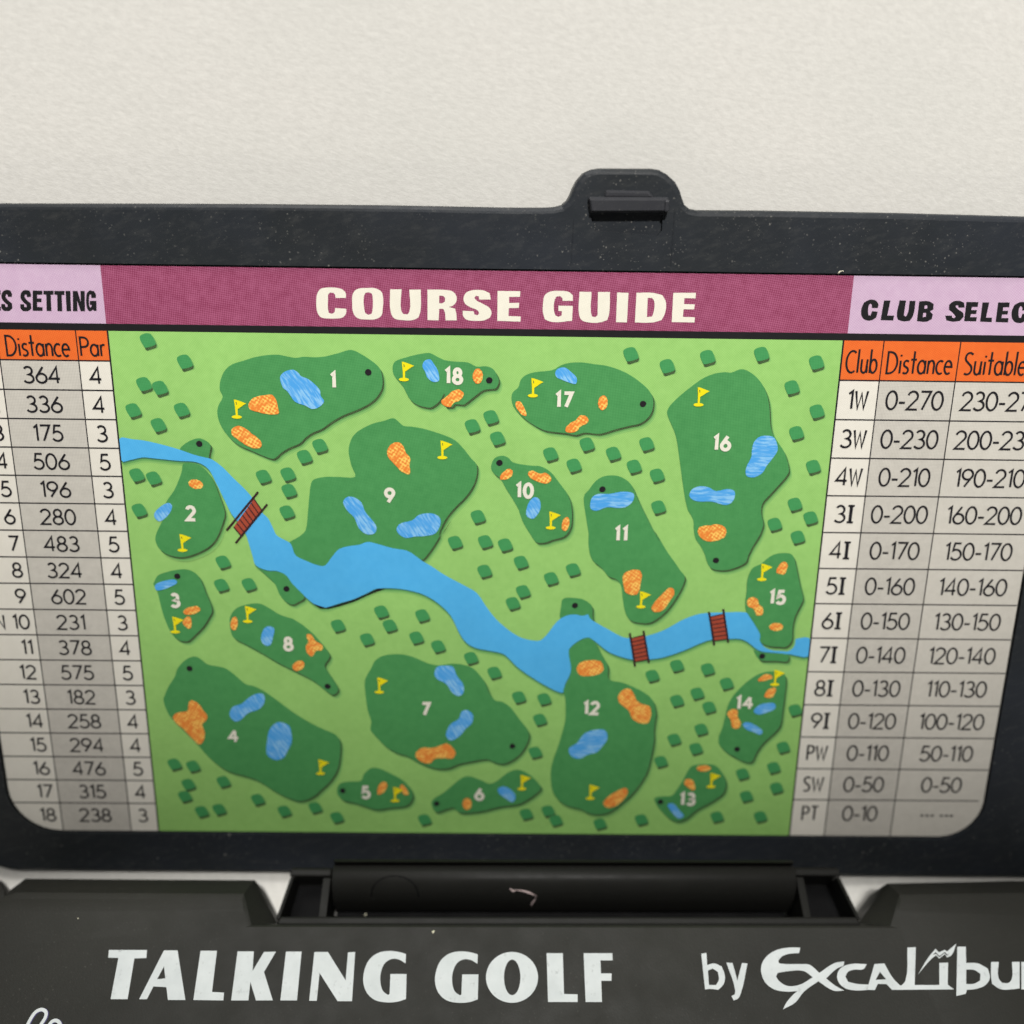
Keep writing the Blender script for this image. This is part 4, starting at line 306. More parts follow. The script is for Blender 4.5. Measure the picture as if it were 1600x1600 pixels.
HOOK=[(51.538,14.598),(59.87,14.683),(59.928,13.14),(51.765,12.994)]
HOOK_TOP=[(53.404,15.295),(57.956,15.327),(58.411,14.662),(53.297,14.623)]
SLOT=[(51.774,12.752),(59.438,12.858),(59.443,11.315),(58.965,10.786),(52.422,11.218)]
RIBS=[[(60.663,13.521),(60.592,7.706)],[(50.103,12.324),(49.965,7.562)]]

CRUMB_A=(-4.524,-53.939,22.12)
CRUMB_B=(-45.92,-52.692,22.06)
CRUMB_C=(-13.752,-50.302,12.0)
FIB_A=[(4.432,-48.488,19.112),(4.827,-48.726,18.819),(5.136,-48.606,18.977),(5.84,-48.658,18.887),(6.704,-48.837,18.684),(7.652,-49.129,18.3),(7.446,-49.48,17.398),(7.153,-49.721,16.676),(7.098,-49.879,15.909)]
FIB_B=[(38.545,4.461,69.954),(38.664,4.572,70.081),(38.927,4.64,70.158),(39.071,4.598,70.11)]
BUSHES_PAIR=88

# ---------------------------------------------------------------- the white paper the toy stands on and leans against
def backdrop():
    mb = MB(); R = 34.0; lean = 56.0; z0 = 10.8; prof = [(-420, z0), (-200, z0), (-60, z0)]; y0 = 12.6 - (73.0 - 10.8) / math.tan(math.radians(lean)) - R * math.tan(math.radians(lean / 2))
    for i in range(17):
        a = math.radians(lean * i / 16); prof.append((y0 + R * math.sin(a), z0 + R - R * math.cos(a)))
    ye, ze = prof[-1]; ca, sa = math.cos(math.radians(lean)), math.sin(math.radians(lean))
    prof += [(ye + ca * d, ze + sa * d) for d in (20, 45, 70, 100, 150)]
    xs = [-420 + 70 * i for i in range(13)]
    vs = [(x, y, z) for x in xs for (y, z) in prof]; n = len(prof)
    fs = [(a * n + i, (a + 1) * n + i, (a + 1) * n + i + 1, a * n + i + 1) for a in range(len(xs) - 1) for i in range(n - 1)]
    mb.add(vs, fs, 'paper'); o = mb.build('paper_backdrop', smooth=True); o['kind'] = 'structure'
    return o
backdrop()

# ---------------------------------------------------------------- the toy
toy = bpy.data.objects.new('handheld_game', None); COL.objects.link(toy)
toy['label'] = 'black flip-top handheld golf game with its printed course guide lid standing open'
toy['category'] = 'handheld game'
EL = math.radians(48.8)
LID = Matrix(((1, 0, 0, CARD_ORIGIN[0] * MM), (0, math.cos(EL), -math.sin(EL), CARD_ORIGIN[1] * MM),
              (0, math.sin(EL), math.cos(EL), CARD_ORIGIN[2] * MM), (0, 0, 0, 1)))
U0, U1, V0, V1 = -18.15, 104.1, -62.76, 6.92      # printed card
def corner(cx, cy, r, a0, a1, n=9):
    return [(cx + r * math.cos(math.radians(a0 + (a1 - a0) * i / (n - 1))), cy + r * math.sin(math.radians(a0 + (a1 - a0) * i / (n - 1)))) for i in range(n)]
def card_outline(g=0.0):
    r = 6.0
    return [(U1 + g, V1 + g), (U0 - g, V1 + g)] + corner(U0 + r, V0 + r, r + g, 180, 270) + corner(U1 - r + 0.8, V0 + r - 0.8, r - 0.8 + g, 270, 360)

# lid: flat frame with a shallow bed for the card, a slot under the hook and a rounded rim
def make_lid():
    left, right, bot = -25.2, 122.0, -68.8
    top = [(left + 5, 13.0), (-14.0, 13.06)] + [p for p in LID_TOP if -12 < p[0] < 96] + [(106, 13.15)]
    out = list(top) + corner(right - 6, 7.2, 6, 88, 0, 7) + corner(right - 7, bot + 7, 7, 0, -90, 9) + corner(left + 7, bot + 7, 7, -90, -180, 9) + corner(left + 6, 7.0, 6, 180, 92, 7)
    out = out[::-1]                                             # counter-clockwise
    def inset(pts, d):
        n = len(pts); o = []
        for i in range(n):
            a, b, c = Vector(pts[i - 1]), Vector(pts[i]), Vector(pts[(i + 1) % n])
            d1 = (b - a).normalized(); d2 = (c - b).normalized()
            nn = Vector((-d1.y, d1.x)) + Vector((-d2.y, d2.x)); nn.normalize()
            o.append((b.x + nn.x * d, b.y + nn.y * d))
        return o
    mb = MB(); n = len(out)
    prof = [(0.0, -2.6), (0.0, -0.25), (0.10, 0.05), (0.34, 0.22), (0.60, 0.27)]
    rings = [[(p[0], p[1], w) for p in inset(out, d)] for d, w in prof]
    vs = [p for r in rings for p in r]; fs = []
    for a in range(len(rings) - 1):
        for i in range(n):
            j = (i + 1) % n; fs.append((a * n + i, a * n + j, (a + 1) * n + j, (a + 1) * n + i))
    rim = len(fs); mb.add(vs, fs, 'lid')
    bed = card_outline(0.22); slot = SLOT
    face = inset(out, 0.60)
    mb.poly(face, 0.27, 'lid', [bed, slot])
    mb.poly([(p[0], p[1]) for p in out], -2.6, 'lid')
    for loop, depth in ((bed, -0.32), (slot, -0.15)):
        k = len(loop); key = 'lid'
        mb.add([(p[0], p[1], 0.27) for p in loop] + [(p[0], p[1], depth) for p in loop], [(i, (i + 1) % k, k + (i + 1) % k, k + i) for i in range(k)], key)
        mb.poly(loop, depth, key)
    # two faint mould seams running down from the tab
    for (x0, y0), (x1, y1) in RIBS:
        s_ = 0.07
        mb.add([(x0 - s_, y0, 0.26), (x0 + s_, y0, 0.26), (x0, y0, 0.36), (x1 - s_, y1, 0.26), (x1 + s_, y1, 0.26), (x1, y1, 0.34)], [(0, 2, 5, 3), (2, 1, 4, 5), (0, 1, 2), (3, 5, 4)], 'lid')
    lid = mb.build('lid', toy, matrix=LID)
    md = lid.modifiers.new('bevel', 'BEVEL'); md.width = 0.05 * MM; md.segments = 1; md.limit_method = 'ANGLE'; md.angle_limit = math.radians(60)
    # the moulded catch on the tab
    hk = MB()
    (a, b, c, d) = HOOK[0], HOOK[1], HOOK[2], HOOK[3]
    def ring(pts, w): return [(p[0], p[1], w) for p in pts]
    loft(hk, [ring([a, b, c, d], 0.2), ring([a, b, c, d], 0.75), ring([(a[0] + .15, a[1] - .30), (b[0] - .35, b[1] - .30), (c[0] - .3, c[1] + .22), (d[0] + .1, d[1] + .22)], 1.2)], 'hook')
    e = HOOK_TOP_PTS = [(53.35, 15.35), (57.9, 15.30), (58.35, 14.63), (53.2, 14.60)]
    loft(hk, [ring(e, 0.2), ring([(p[0], p[1] - (0.25 if i < 2 else 0)) for i, p in enumerate(e)], 0.7)], 'hook')
    # side cheek on the right end
    loft(hk, [ring([(59.35, 14.55), (59.95, 14.55), (59.95, 13.1), (59.35, 13.1)], 0.5), ring([(59.45, 14.4), (59.9, 14.4), (59.9, 13.2), (59.45, 13.2)], 1.35)], 'hook')
    h = hk.build('latch_hook', lid); finish_solid(h, 0.14, 3)
    return lid
make_lid()

# ---------------------------------------------------------------- the printed card
DW = 0.014                                              # one layer of print, mm
def make_card():
    mb = MB(); o = card_outline()
    loft(mb, [[(p[0], p[1], -0.3) for p in o], [(p[0], p[1], 0.0) for p in o]], 'card')
    c = mb.build('course_card', toy, matrix=LID); finish_solid(c)
    return c
card = make_card()
def part(mb, name, label=None, parent=None, loc=None):
    o = mb.build(name, parent or card)
    if loc is not None: o.location = (loc[0] * MM, loc[1] * MM, 0)
    if label: o['label'] = label
    return o
L1, L2, L3, L4, L5, L6, L7, L8, L9 = (DW * i for i in range(1, 10))
m = MB(); m.rect(-0.06, 0.78, 80.36, V1, L1, 'title'); part(m, 'title_band')
m = MB(); m.rect(U0, 0.78, -0.06, V1, L1, 'lavender'); part(m, 'side_band', 'pale lavender heading band over the left table')
m = MB(); m.rect(80.36, 0.78, U1, V1, L1, 'lavender'); part(m, 'side_band', 'pale lavender heading band over the right table')
m = MB(); m.rect(U0, 0.0, U1, 0.78, L1, 'black'); part(m, 'black_rule')
m = MB(); m.rect(0.0, V0, 80.0, -0.0, L1, 'green'); part(m, 'map_field')
def curved(pts, k=4, lim=46):
    """round the curved runs of a letter outline and keep its real corners"""
    n = len(pts); P = [Vector(p) for p in pts]; tan = []
    for i in range(n):
        a, b = P[i] - P[i - 1], P[(i + 1) % n] - P[i]
        ang = math.degrees(a.angle(b)) if a.length > 1e-6 and b.length > 1e-6 else 180
        tan.append(None if ang > lim else (a.normalized() + b.normalized()).normalized())
    out = []
    for i in range(n):
        j = (i + 1) % n; e = P[j] - P[i]; L_ = e.length
        if tan[i] is None and tan[j] is None: out.append(tuple(P[i])); continue
        t0 = (tan[i] or e.normalized()) * L_; t1 = (tan[j] or e.normalized()) * L_
        for s_ in range(k):
            u = s_ / k; h1 = 2 * u ** 3 - 3 * u * u + 1; h2 = u ** 3 - 2 * u * u + u; h3 = -2 * u ** 3 + 3 * u * u; h4 = u ** 3 - u * u
            out.append(tuple(P[i] * h1 + t0 * h2 + P[j] * h3 + t1 * h4))
    return out
def letters(mb, data, w, key):
    for i, (o, hs) in enumerate(data): mb.poly(curved(o), w + 0.003 * (i % 3), key, [curved(h) for h in hs])
m = MB(); letters(m, TITLE, L2, 'cream'); part(m, 'title_lettering')
m = MB(); letters(m, LEFT_HEAD, L2, 'black'); part(m, 'heading_lettering')
m = MB(); letters(m, RIGHT_HEAD, L2, 'black'); part(m, 'heading_lettering')

# ---- monoline figures
def arc(cx, cy, rx, ry, a0, a1, n=14):
    return [(cx + rx * math.cos(math.radians(a0 + (a1 - a0) * i / (n - 1))), cy + ry * math.sin(math.radians(a0 + (a1 - a0) * i / (n - 1)))) for i in range(n)]
G = {  # glyph: (width, open strokes, closed strokes) in a unit-high box
 '0': (.56, [], [arc(.28, .5, .28, .5, 0, 340, 22)]),
 '1': (.24, [[(.02, .84), (.20, 1.0), (.20, 0)]], []),
 '2': (.56, [arc(.27, .72, .26, .28, 165, -32, 14) + [(.0, 0.0), (.56, 0.0)]], []),
 '3': (.54, [arc(.26, .755, .22, .245, 150, -88, 13) + arc(.25, .26, .28, .26, 88, -150, 15)[1:]], []),
 '4': (.58, [[(.44, 0), (.44, 1.0), (.0, .27), (.58, .27)]], []),
 '5': (.54, [[(.48, 1.0), (.13, 1.0), (.06, .55)] + arc(.24, .31, .29, .31, 118, -150, 15)], []),
 '6': (.56, [[(.40, 1.0), (.10, .52), (.03, .40)]], [arc(.28, .29, .28, .29, 0, 340, 20)]),
 '7': (.52, [[(.0, 1.0), (.52, 1.0), (.14, 0)]], []),
 '8': (.54, [], [arc(.27, .755, .21, .245, 0, 340, 18), arc(.27, .26, .27, .26, 0, 340, 18)]),
 '9': (.56, [[(.16, 0.0), (.46, .48), (.53, .60)]], [arc(.28, .71, .28, .29, 0, 340, 20)]),
 '-': (.32, [[(.0, .37), (.32, .37)]], []),
 'W': (.62, [[(.0, 1.0), (.15, 0), (.31, .86), (.47, 0), (.62, 1.0)]], []),
 'I': (.34, [[(.17, 0), (.17, 1.0)], [(.0, 1.0), (.34, 1.0)], [(.0, .0), (.34, .0)]], []),
 'P': (.40, [[(.03, 0), (.03, 1.0), (.18, 1.0)] + arc(.18, .74, .21, .26, 90, -90, 10) + [(.03, .48)]], []),
 'S': (.38, [[(.36, .92)] + arc(.20, .78, .17, .22, 60, 230, 10) + arc(.17, .24, .19, .24, 60, -130, 12)], []),
 'T': (.40, [[(.20, 0), (.20, 1.0)], [(.0, 1.0), (.40, 1.0)]], []),
 'N': (.46, [[(.0, 0), (.0, 1.0), (.46, 0), (.46, 1.0)]], []),
 'D': (.50, [], [[(.03, 0), (.03, 1.0), (.14, 1.0)] + arc(.14, .5, .34, .5, 85, -85, 14) + [(.14, 0)]]),
 'C': (.46, [arc(.30, .5, .28, .5, 55, 305, 18)], []),
 'i': (.10, [[(.05, 0), (.05, .60)], [(.05, .80), (.06, .88)]], []),
 's': (.26, [[(.25, .58)] + arc(.14, .46, .11, .15, 60, 230, 8) + arc(.12, .15, .13, .15, 60, -140, 9)], []),
 't': (.26, [[(.13, 0), (.13, 1.05)], [(.0, .66), (.26, .66)]], []),
 'a': (.36, [[(.33, 0), (.33, .62)]], [arc(.17, .31, .17, .31, 0, 335, 14)]),
 'n': (.32, [[(.03, 0), (.03, .62)], [(.03, .40)] + arc(.17, .40, .13, .22, 160, 0, 9) + [(.30, 0)]], []),
 'c': (.30, [arc(.19, .31, .18, .31, 55, 305, 13)], []),
 'e': (.34, [[(.02, .34), (.33, .34)] + arc(.17, .31, .16, .31, 8, 310, 16)], []),
 'r': (.22, [[(.03, 0), (.03, .62)], [(.03, .40)] + arc(.15, .42, .12, .19, 170, 60, 6)], []),
 'l': (.10, [[(.05, 0), (.05, 1.08)]], []),
 'u': (.34, [[(.03, .62), (.03, .22)] + arc(.16, .20, .13, .20, 180, 360, 9) + [(.31, .62)], [(.31, .3), (.31, 0)]], []),
 'b': (.36, [[(.03, 0), (.03, 1.08)]], [arc(.19, .31, .16, .31, 0, 335, 14)]),
 ' ': (.25, [], [])}
zz = [0]
def write(mb, text, u, v, h, gap, wd, w, key, align='c', sx=1.0, slant=0.0):
    """monoline text; v is the middle of the figures, u the centre / left / right"""
    tot = sum(G[ch][0] * sx * h for ch in text) + gap * h * (len(text) - 1)
    x = u - (tot / 2 if align == 'c' else tot if align == 'r' else 0); y0 = v - h / 2
    hh = h - wd
    for ch in text:
        gw, op, cl = G[ch]
        if ch == '4' and key == 'cream': gw, op = .70, [[(.46, 0), (.46, 1.0)], [(.44, 1.0), (.02, .36), (.70, .36)]]
        k = 0
        for lst, closed in ((op, False), (cl, True)):
            for st in lst:
                jig = lambda: random.uniform(-0.002, 0.002) * h
                pts = [(x + wd / 2 * 0 + px * sx * h + slant * py * h + jig() * .4, y0 + wd / 2 + py * hh + jig() * .4) for px, py in st]
                thick = wd * (.80 if ch == '4' and key == 'cream' else 1.05 if ch == '-' else 1.5 if (ch == 'I' and align == 'c' and len(st) == 2 and st[0][0] == st[1][0]) else 1.0)
                mb.stroke(pts, thick, w + 0.004 * k, key, closed); k += 1
        x += gw * sx * h + gap * h

# ---- left table: hole, distance, par
RL, R0L = 3.2655, -3.26
dist = [364, 336, 175, 506, 196, 280, 483, 324, 602, 231, 378, 575, 182, 258, 294, 476, 315, 238]
pars = [4, 4, 3, 5, 3, 4, 5, 4, 5, 3, 4, 5, 3, 4, 4, 5, 4, 3]
m = MB(); m.rect(-12.0, V0, -3.45, R0L, L1, 'grey'); m.rect(U0, R0L, -0.0, 0.0, L1, 'orange'); part(m, 'table_tint')
m = MB()
for k in range(18): m.rect(U0 if R0L - RL * k > V0 + 3.4 else U0 + 1.6, R0L - RL * k - 0.075, -0.08, R0L - RL * k + 0.075, L2, 'figure')
m.rect(-0.09, V0, 0.09, 0.0, L3, 'figure')
for u in (-3.45, -12.0): m.rect(u - 0.06, V0, u + 0.06, 0.0, L3, 'figure')
part(m, 'table_rules')
m = MB()
write(m, 'Distance', -7.75, -1.72, 2.35, .075, .215, L4, 'figure', 'c', .98)
write(m, 'Par', -1.80, -1.72, 2.2, .085, .215, L4, 'figure', 'c', 1.08)
for i in range(18):
    v = R0L - RL * (i + 0.5) + 0.02 - (0.12 if i == 17 else 0)
    write(m, str(dist[i]), -7.75 + random.uniform(-.08, .08), v, 1.98, .15, .232, L4, 'figure')
    write(m, str(pars[i]), -1.78, v, 1.98, .15, .232, L4, 'figure')
    write(m, ('IN 10' if i == 9 else str(i + 1)), -12.75, v, 1.95, .15, .232, L4, 'figure', 'r')
part(m, 'table_figures')
# ---- right table: club, distance, suitable
RR, R0R = 4.431, -4.36
clubs = ['1W', '3W', '4W', '3I', '4I', '5I', '6I', '7I', '8I', '9I', 'PW', 'SW', 'PT']
dst = ['0-270', '0-230', '0-210', '0-200', '0-170', '0-160', '0-150', '0-140', '0-130', '0-120', '0-110', '0-50', '0-10']
suit = ['230-270', '200-230', '190-210', '160-200', '150-170', '140-160', '130-150', '120-140', '110-130', '100-120', '50-110', '0-50', '--- ---']
m = MB(); m.rect(84.45, V0, 92.88, R0R, L1, 'grey'); m.poly([(92.88, V0), (98.9, V0)] + corner(U1 - 5.2, V0 + 5.2, 5.2, 275, 358, 8) + [(U1, R0R), (92.88, R0R)], L1, 'grey_pale'); m.rect(80.0, R0R, U1, 0.0, L1, 'orange'); part(m, 'table_tint')
m = MB()
for k in range(13): m.rect(80.08, R0R - RR * k - 0.075, U1 - (0.05 if k < 12 else 0.6), R0R - RR * k + 0.075, L2, 'figure')
m.rect(79.91, V0, 80.09, 0.0, L3, 'figure')
for u in (84.45, 92.88): m.rect(u - 0.06, V0, u + 0.06, 0.0, L3, 'figure')
part(m, 'table_rules')
m = MB()
write(m, 'Club', 82.25, -2.30, 2.6, .08, .215, L4, 'figure', 'c', .86)
write(m, 'Distance', 88.65, -2.35, 2.55, .08, .215, L4, 'figure', 'c', .93)
write(m, 'Suitable', 93.6, -2.35, 2.6, .08, .215, L4, 'figure', 'l', .93)
for i in range(13):
    v = R0R - RR * (i + 0.5) + (0.05 if i < 12 else 0.28)
    write(m, clubs[i], 82.3, v, 2.22, .13, .245, L4, 'figure', 'c', 0.95)
    write(m, dst[i], 88.65, v, 2.26, .115, .235, L4, 'figure', 'c', 0.92)
    write(m, suit[i], 98.45, v, 2.26 if i < 12 else 2.0, .115 if i < 12 else .12, .235 if i < 12 else .25, L4, 'figure', 'c', 0.92 if i < 12 else .62)
part(m, 'table_figures')

# ---- the map: river
riv = smooth_loop(RIVER, 3)
clip = lambda pts: [(min(79.9, max(0.1, p[0])), p[1]) for p in pts]
m = MB(); m.poly(clip(shift(riv, 0.16, -0.58)), L2 - 0.002, 'halo2'); m.poly(clip(shift(riv, 0.10, -0.38)), L2 + 0.002, 'halo'); m.poly(clip(shift(riv, 0.04, -0.17)), L2 + 0.006, 'bank')
m.poly(clip(riv), L5, 'river')
for b_ in BANK: m.poly(b_, L5 + 0.004, 'black')
part(m, 'river')
# ---- fairways: green, dark lower edge, soft halo
for k in sorted(FAIRWAYS):
    m = MB()
    for j, raw in enumerate(FAIRWAYS[k]):
        p = smooth_loop(raw, 3); e = 0.002 * j + 0.0003 * k
        hl, ed, fw = (L2, L3, L4) if k != 15 else (L5 + .006, L6, L6 + .008)
        if k == 15 and j == 1: hl, ed, fw = L2, L3, L4
        if k == 12 and j == 0: hl, ed, fw = L5 + .006, L6, L6 + .008
        if k == 2 and j == 0: hl, ed, fw = L5 + .006, L6, L6 + .008
        m.poly(shift(p, 0.42, -0.56), hl + e - 0.004, 'halo2'); m.poly(shift(p, 0.28, -0.38), hl + e, 'halo')
        m.poly(shift(p, 0.16, -0.23), ed + e, 'edge')
        m.poly(p, fw + e, 'fairway')
    part(m, 'fairway', 'dark green fairway printed with the number %d' % k)
for k in sorted(WATER):
    for p in WATER[k]:
        c0 = centre(p); m = MB(); m.poly(sub(smooth_loop(p, 3), c0), L7 + .012, 'pond_flat' if k in (11, 16, 3, 12, 14) else 'pond'); part(m, 'water_hazard', loc=c0)
for k in sorted(BUNKERS):
    for p in BUNKERS[k]:
        c0 = centre(p); m = MB()
        q = [(x + random.uniform(-.035, .035), y + random.uniform(-.035, .035)) for x, y in smooth_loop(p, 3)]
        m.poly(sub(q, c0), L8, 'sand'); part(m, 'sand_bunker', loc=c0)
for k in sorted(TEES):
    m = MB(); m.poly([(x * random.uniform(.94, 1.06), y * random.uniform(.94, 1.06)) for x, y in arc(0, 0, .36, .35, 0, 340, 18)], L8, 'tee'); part(m, 'tee_mark', loc=TEES[k])
fm = MB()
fm.poly([(-.20, 1.99), (.10, 1.93), (.55, 1.78), (1.14, 1.55), (.80, 1.36), (.34, 1.02), (.14, .90), (.13, .1), (-.10, .1), (-.12, 1.0)], L9, 'flag')
fm.poly(arc(0, 0.02, .56, .20, 0, 345, 20), L9 + .004, 'flag')
fm.poly([(-.02, 1.72), (.08, 1.66), (.10, 1.38), (.02, 1.42)], L9 + .008, 'edge')
f0 = part(fm, 'hole_flag', loc=FLAGS[1])
for k in sorted(FLAGS)[1:]:
    o = f0.copy(); COL.objects.link(o); o.parent = card; o.location = (FLAGS[k][0] * MM, FLAGS[k][1] * MM, 0)
for k in sorted(NUMBERS):
    m = MB(); write(m, str(k), 0, 0, 1.95, .26, .41, L9, 'cream', 'c', .80); part(m, 'hole_number', loc=NUMBERS[k])
# ---- bushes
q = .0153
top = [(-58, 14), (-52, 40), (-10, 56), (22, 50), (40, 18), (50, -14), (42, -28), (-22, -46), (-40, -28)]
low = [(-30, -40), (-22, -46), (42, -26), (50, -12), (57, -28), (52, -46), (-12, -68), (-26, -60)]
def bush_mesh(mb, dx=0, dy=0, w=0):
    T = smooth_loop([(x * q + dx, y * q + dy) for x, y in top], 3)
    mb.poly(shift(T, .24, -.30), L2 + .002 + w, 'halo2'); mb.poly(shift(T, .15, -.22), L2 + .006 + w, 'halo')
    mb.poly([(x * q + dx, y * q + dy) for x, y in low], L3 + .006 + w, 'edge')
    mb.poly(T, L4 + .006 + w, 'bush')
pairs = [((2), (3))]
bm_ = MB(); bush_mesh(bm_)
b0 = part(bm_, 'bush', loc=BUSHES[0])
dbl = {2: 3, BUSHES_PAIR: BUSHES_PAIR + 1}
skip = set(dbl.values())
for i, p in enumerate(BUSHES):
    if i == 0 or i in skip: continue
    if i in dbl:
        p2 = BUSHES[dbl[i]]; m = MB(); bush_mesh(m); bush_mesh(m, p2[0] - p[0], p2[1] - p[1], .003); part(m, 'bush', 'pair of overlapping bushes', loc=p); continue
    o = b0.copy(); COL.objects.link(o); o.parent = card; o.location = (p[0] * MM, p[1] * MM, 0)
# ---- bridges
for rails, pl, ns in BRIDGES:
    m = MB(); m.poly(pl, L8, 'plank')
    A, B_, C_, D_ = (Vector(p) for p in pl)
    for i in range(ns + 1):
        t = i / ns; 
        if ns == 7: p0, p1 = D_.lerp(C_, t), A.lerp(B_, t)
        else: p0, p1 = A.lerp(D_, t), B_.lerp(C_, t)
        m.stroke([p0, p1], .13, L8 + .006, 'rail')
    for a in (0, 2): m.stroke([rails[a], rails[a + 1]], .24, L9, 'rail')
    part(m, 'footbridge')

# ---------------------------------------------------------------- base: bevelled case, notched behind for the hinge
HB = 22.0
def make_base():
    top = [(-56.6, -140), (-56.2, -56), (-55.9, -52.0), (-54.9, -50.7), (-53.6, -50.45), (-27.2, -50.45), (-26.4, -53.5), (49.9, -53.2), (50.9, -50.0), (66, -49.7), (73.5, -49.7), (75.5, -52), (76, -140)]
    low = [(-58.4, -141), (-58.0, -56), (-57.4, -52.0), (-56.2, -48.6), (-54.9, -47.45), (-26.9, -47.45), (-23.6, -52.4), (46.7, -52.0), (51.1, -47.35), (67, -46.95), (74.6, -46.9), (77.2, -51), (77.6, -141)]
    mb = MB()
    r = lambda pts, z: [(p[0], p[1], z) for p in pts]
    def dens(pts):
        o = []
        for i, p in enumerate(pts):
            q = pts[(i + 1) % len(pts)]; n = 6 if i in IDX else 1
            o += [(p[0] + (q[0] - p[0]) * t / n, p[1] + (q[1] - p[1]) * t / n) for t in range(n)]
        return o
    IDX = [i for i, p in enumerate(top) if p in ((-26.4, -53.5), (49.9, -53.2), (-27.2, -50.45))]
    top = dens(top); low = dens(low)
    lerp2 = lambda f: [(a[0] * (1 - f) + b[0] * f, a[1] * (1 - f) + b[1] * f) for a, b in zip(top, low)]
    mid = [(a[0] * .78 + b[0] * .22, a[1] * .78 + b[1] * .22) for a, b in zip(top, low)]
    loft(mb, [r(top, HB), r(mid, HB - 0.22), r(lerp2(.48), HB - 1.42), r(lerp2(.74), HB - 2.6), r(low, 18.0), r(low, 10.85)], 'base')
    o = mb.build('base_case', toy); finish_solid(o); o.data.polygons.foreach_set('use_smooth', [True] * len(o.data.polygons)); o.data.set_sharp_from_angle(angle=math.radians(24))
    # lower shoulder that flares out on the left of the case
    fl = MB(); sh = [(-66, -141), (-66, -50), (-64.5, -46.2), (-60.6, -46.4), (-59.3, -47.7), (-58.9, -50), (-58.9, -141)]
    loft(fl, [r(sh, 13.0), r(sh, 10.85)], 'base'); s_ = fl.build('case_shoulder', toy); finish_solid(s_, 0.4, 2)
    # ledge inside the notch
    lg = MB(); le = [(-23.3, -53.0), (-22.9, -52.0), (45.9, -51.65), (46.4, -52.6)]
    loft(lg, [r(le, 20.2), r(le, 14.0)], 'hinge'); l_ = lg.build('notch_ledge', toy); finish_solid(l_, 0.25, 2)
    return o
base = make_base()
m = MB(); letters(m, BASE_WORDS, HB + .012, 'silk'); m.build('case_lettering', base)
m = MB(); letters(m, BASE_LOGO, HB + .012, 'silk'); m.build('maker_logo', base)
m = MB()
for i, p in enumerate(SCRIPT):
    sp = smooth_loop(p, 5); sp = sp[:-5]
    m.stroke([(x + .09, y - .03) for x, y in sp], .40, HB + .010 + .004 * i, 'silk_violet'); m.stroke(sp, .36, HB + .018 + .004 * i, 'silk')
m.build('script_lettering', base)

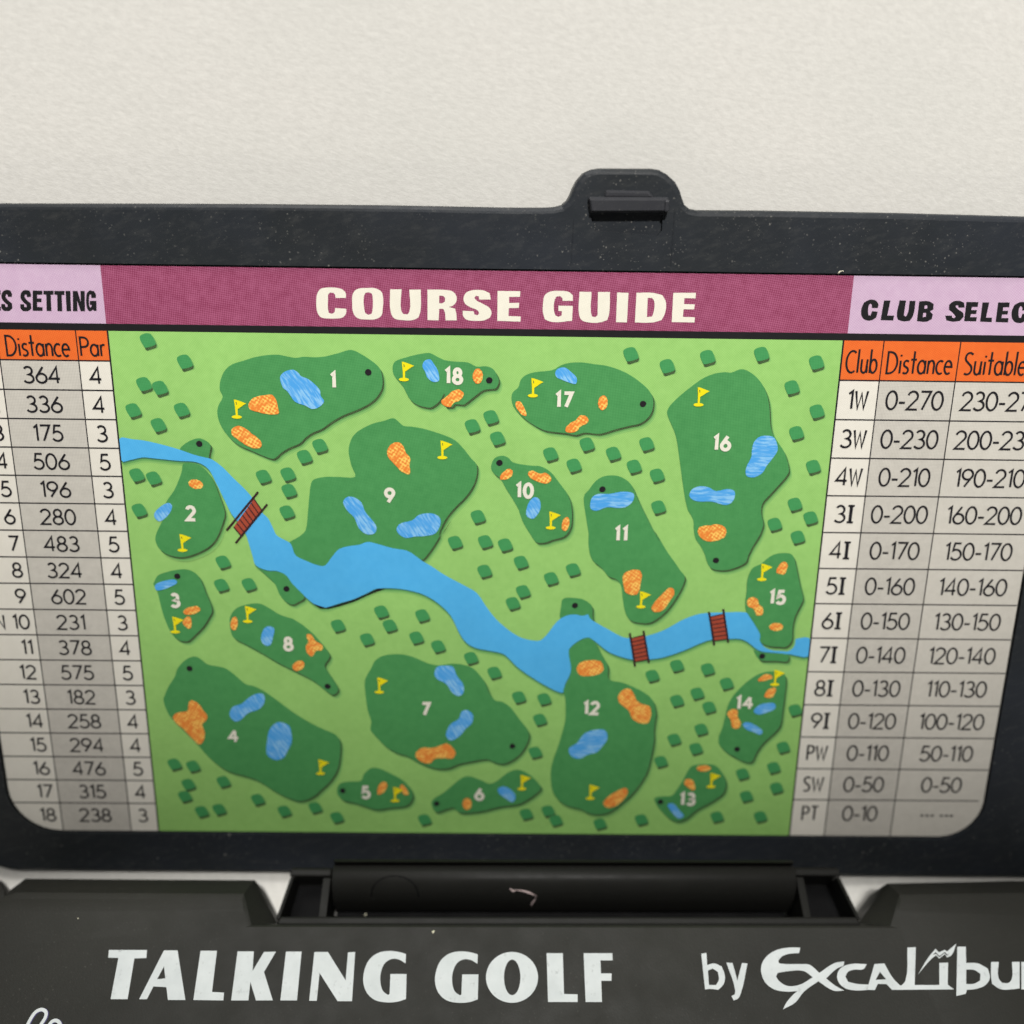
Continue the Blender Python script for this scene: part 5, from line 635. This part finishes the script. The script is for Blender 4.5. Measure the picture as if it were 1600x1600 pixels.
# ---------------------------------------------------------------- hinge
def make_hinge():
    x0, x1 = -17.2, 39.4; cy, cz, R = -48.35, 17.3, 3.35; n = 28
    mb = MB()
    prof = smooth_loop([(-45.7, 14.0), (-45.75, 18.6), (-46.3, 19.55), (-47.3, 19.75), (-48.3, 19.25), (-49.2, 18.1), (-49.85, 16.2), (-50.1, 13.0), (-48.0, 12.2)], 4)
    prof = [(y, max(11.9, z)) for y, z in prof]
    loft(mb, [[(x0, y, z) for y, z in prof], [(x1, y + .28, z) for y, z in prof]], 'hinge')
    b = mb.build('hinge_barrel', toy); finish_solid(b, 0.12, 2, 60)
    b.data.polygons.foreach_set('use_smooth', [len(p.vertices) == 4 for p in b.data.polygons])
    ch = MB(); loft(ch, [[(x0 - .3, -49.0, z), (x1 + .3, -49.0, z), (x1 + .3, -52.4, z), (x0 - .3, -52.6, z)] for z in (11.0, 11.6)], 'slot')  # floor plate with the channel's shade put into its colour
    c_ = ch.build('hinge_channel', b); finish_solid(c_)
    lp = MB()                                                   # thin lip along the top of the barrel
    loft(lp, [[(x0, -45.15, 15.5), (x0, -45.15, 19.3), (x0, -45.62, 19.9), (x0, -45.7, 15.5)], [(x1, -44.9, 15.5), (x1, -44.9, 19.3), (x1, -45.36, 19.9), (x1, -45.44, 15.5)]], 'hinge')
    l = lp.build('barrel_lip', b); finish_solid(l, 0.12, 2)
    top_z = [(-46.3, 19.55), (-47.3, 19.75), (-48.3, 19.25), (-49.2, 18.1), (-49.85, 16.2), (-50.1, 13.0)]
    def on_bar(y):
        for (ya, za), (yb, zb) in zip(top_z, top_z[1:]):
            if yb <= y <= ya: return za + (zb - za) * (y - ya) / (yb - ya) + .16
        return 19.7
    em = MB(); ring_ = lambda r: [(-9.6 + r * 1.0 * math.cos(math.pi * i / 20), -49.3 + r * .72 * math.sin(math.pi * i / 20)) for i in range(21)]
    A, B_ = ring_(2.95), ring_(2.80)
    em.add([(x, y, on_bar(y)) for x, y in A] + [(x, y, on_bar(y)) for x, y in B_], [(i, i + 1, 22 + i, 21 + i) for i in range(20)], 'slot')
    em.build('mould_mark', b)
    for sgn, xi, xo0, xo1 in ((-1, -17.55, -22.5, -23.5), (1, 39.75, 45.2, 46.6)):
        lg = MB()
        dy = 0 if sgn < 0 else .45
        prof = [(-45.9, 15.0), (-45.9, 18.0), (-46.2, 18.4), (-47.0, 18.4), (-47.2, 14.0), (-52.0, 14.0), (-52.3, 12.0), (-45.9, 13.0)]
        def side(x_a, x_b): return [(x_a + (x_b - x_a) * min(1, max(0, (-45.9 - y) / 6.4)), y + dy, z) for y, z in prof]
        loft(lg, [side(xi, xi), side(xo0, xo1)], 'hinge')
        o = lg.build('hinge_lug', toy); finish_solid(o, 0.18, 2)
        rc = MB()                                              # raised cheek around the pocket, shade painted on its floor
        for xa, xb in ((xi, xi + sgn * .9), (xo0, xo0 - sgn * .45)):
            ya, yb = -47.2 + dy, -52.2 + dy; off = (xo1 - xo0) if xa == xo0 else 0
            loft(rc, [[(xa, ya, 13.8), (xb, ya, 13.8), (xb + off, yb, 13.8), (xa + off, yb, 13.8)], [(xa, ya, 18.5), (xb, ya, 18.5), (xb + off, yb, 19.4), (xa + off, yb, 19.4)]], 'hinge')
        rc.add([(xi, -47.25 + dy, 14.06), (xo0, -47.25 + dy, 14.06), (xo1, -52.0 + dy, 14.06), (xi, -52.0 + dy, 14.06)], [(0, 1, 2, 3)], 'slot'); c = rc.build('lug_cheek', o); finish_solid(c, 0.1, 1)
make_hinge()

# ---------------------------------------------------------------- dust and lint lying on the toy
def crumb(name, label, loc, r, group='pale crumbs on the toy'):
    bm = bmesh.new(); bmesh.ops.create_icosphere(bm, subdivisions=2, radius=r * MM)
    for v in bm.verts: v.co *= random.uniform(.75, 1.2)
    me = bpy.data.meshes.new(name); bm.to_mesh(me); bm.free(); me.materials.append(M['crumb'])
    o = bpy.data.objects.new(name, me); COL.objects.link(o); o.location = Vector(loc) * MM
    o['label'] = label; o['category'] = 'crumb'; o['group'] = group
crumb('crumb', 'pale crumb on the black case behind the second word of white lettering', CRUMB_A, .17)
crumb('crumb', 'tiny pale crumb on the left of the charcoal case above the first white letter', CRUMB_B, .085)
crumb('crumb', 'dull crumb lying low on the hinge under the round mould mark', CRUMB_C, .13)
def fibre(name, label, pts, r, key):
    cu = bpy.data.curves.new(name, 'CURVE'); cu.dimensions = '3D'; cu.bevel_depth = r * MM; cu.bevel_resolution = 2
    sp = cu.splines.new('POLY'); sp.points.add(len(pts) - 1)
    for i, p in enumerate(pts): sp.points[i].co = (p[0] * MM, p[1] * MM, p[2] * MM, 1); sp.points[i].radius = 1.0 + .7 * math.sin(i * 2.1)
    t = bpy.data.objects.new(name, cu); COL.objects.link(t)
    dg = bpy.context.evaluated_depsgraph_get(); me = bpy.data.meshes.new_from_object(t.evaluated_get(dg))
    bpy.data.objects.remove(t); me.materials.clear(); me.materials.append(M[key])
    o = bpy.data.objects.new(name, me); COL.objects.link(o); o['label'] = label; o['category'] = 'lint'; o.name = name
fibre('lint_fibre', 'hooked pinkish fibre clinging to the dark hinge barrel', FIB_A, .085, 'lint')
fibre('lint_fibre', 'short curled pale fibre caught on the top edge of the plum title band', FIB_B, .05, 'crumb')
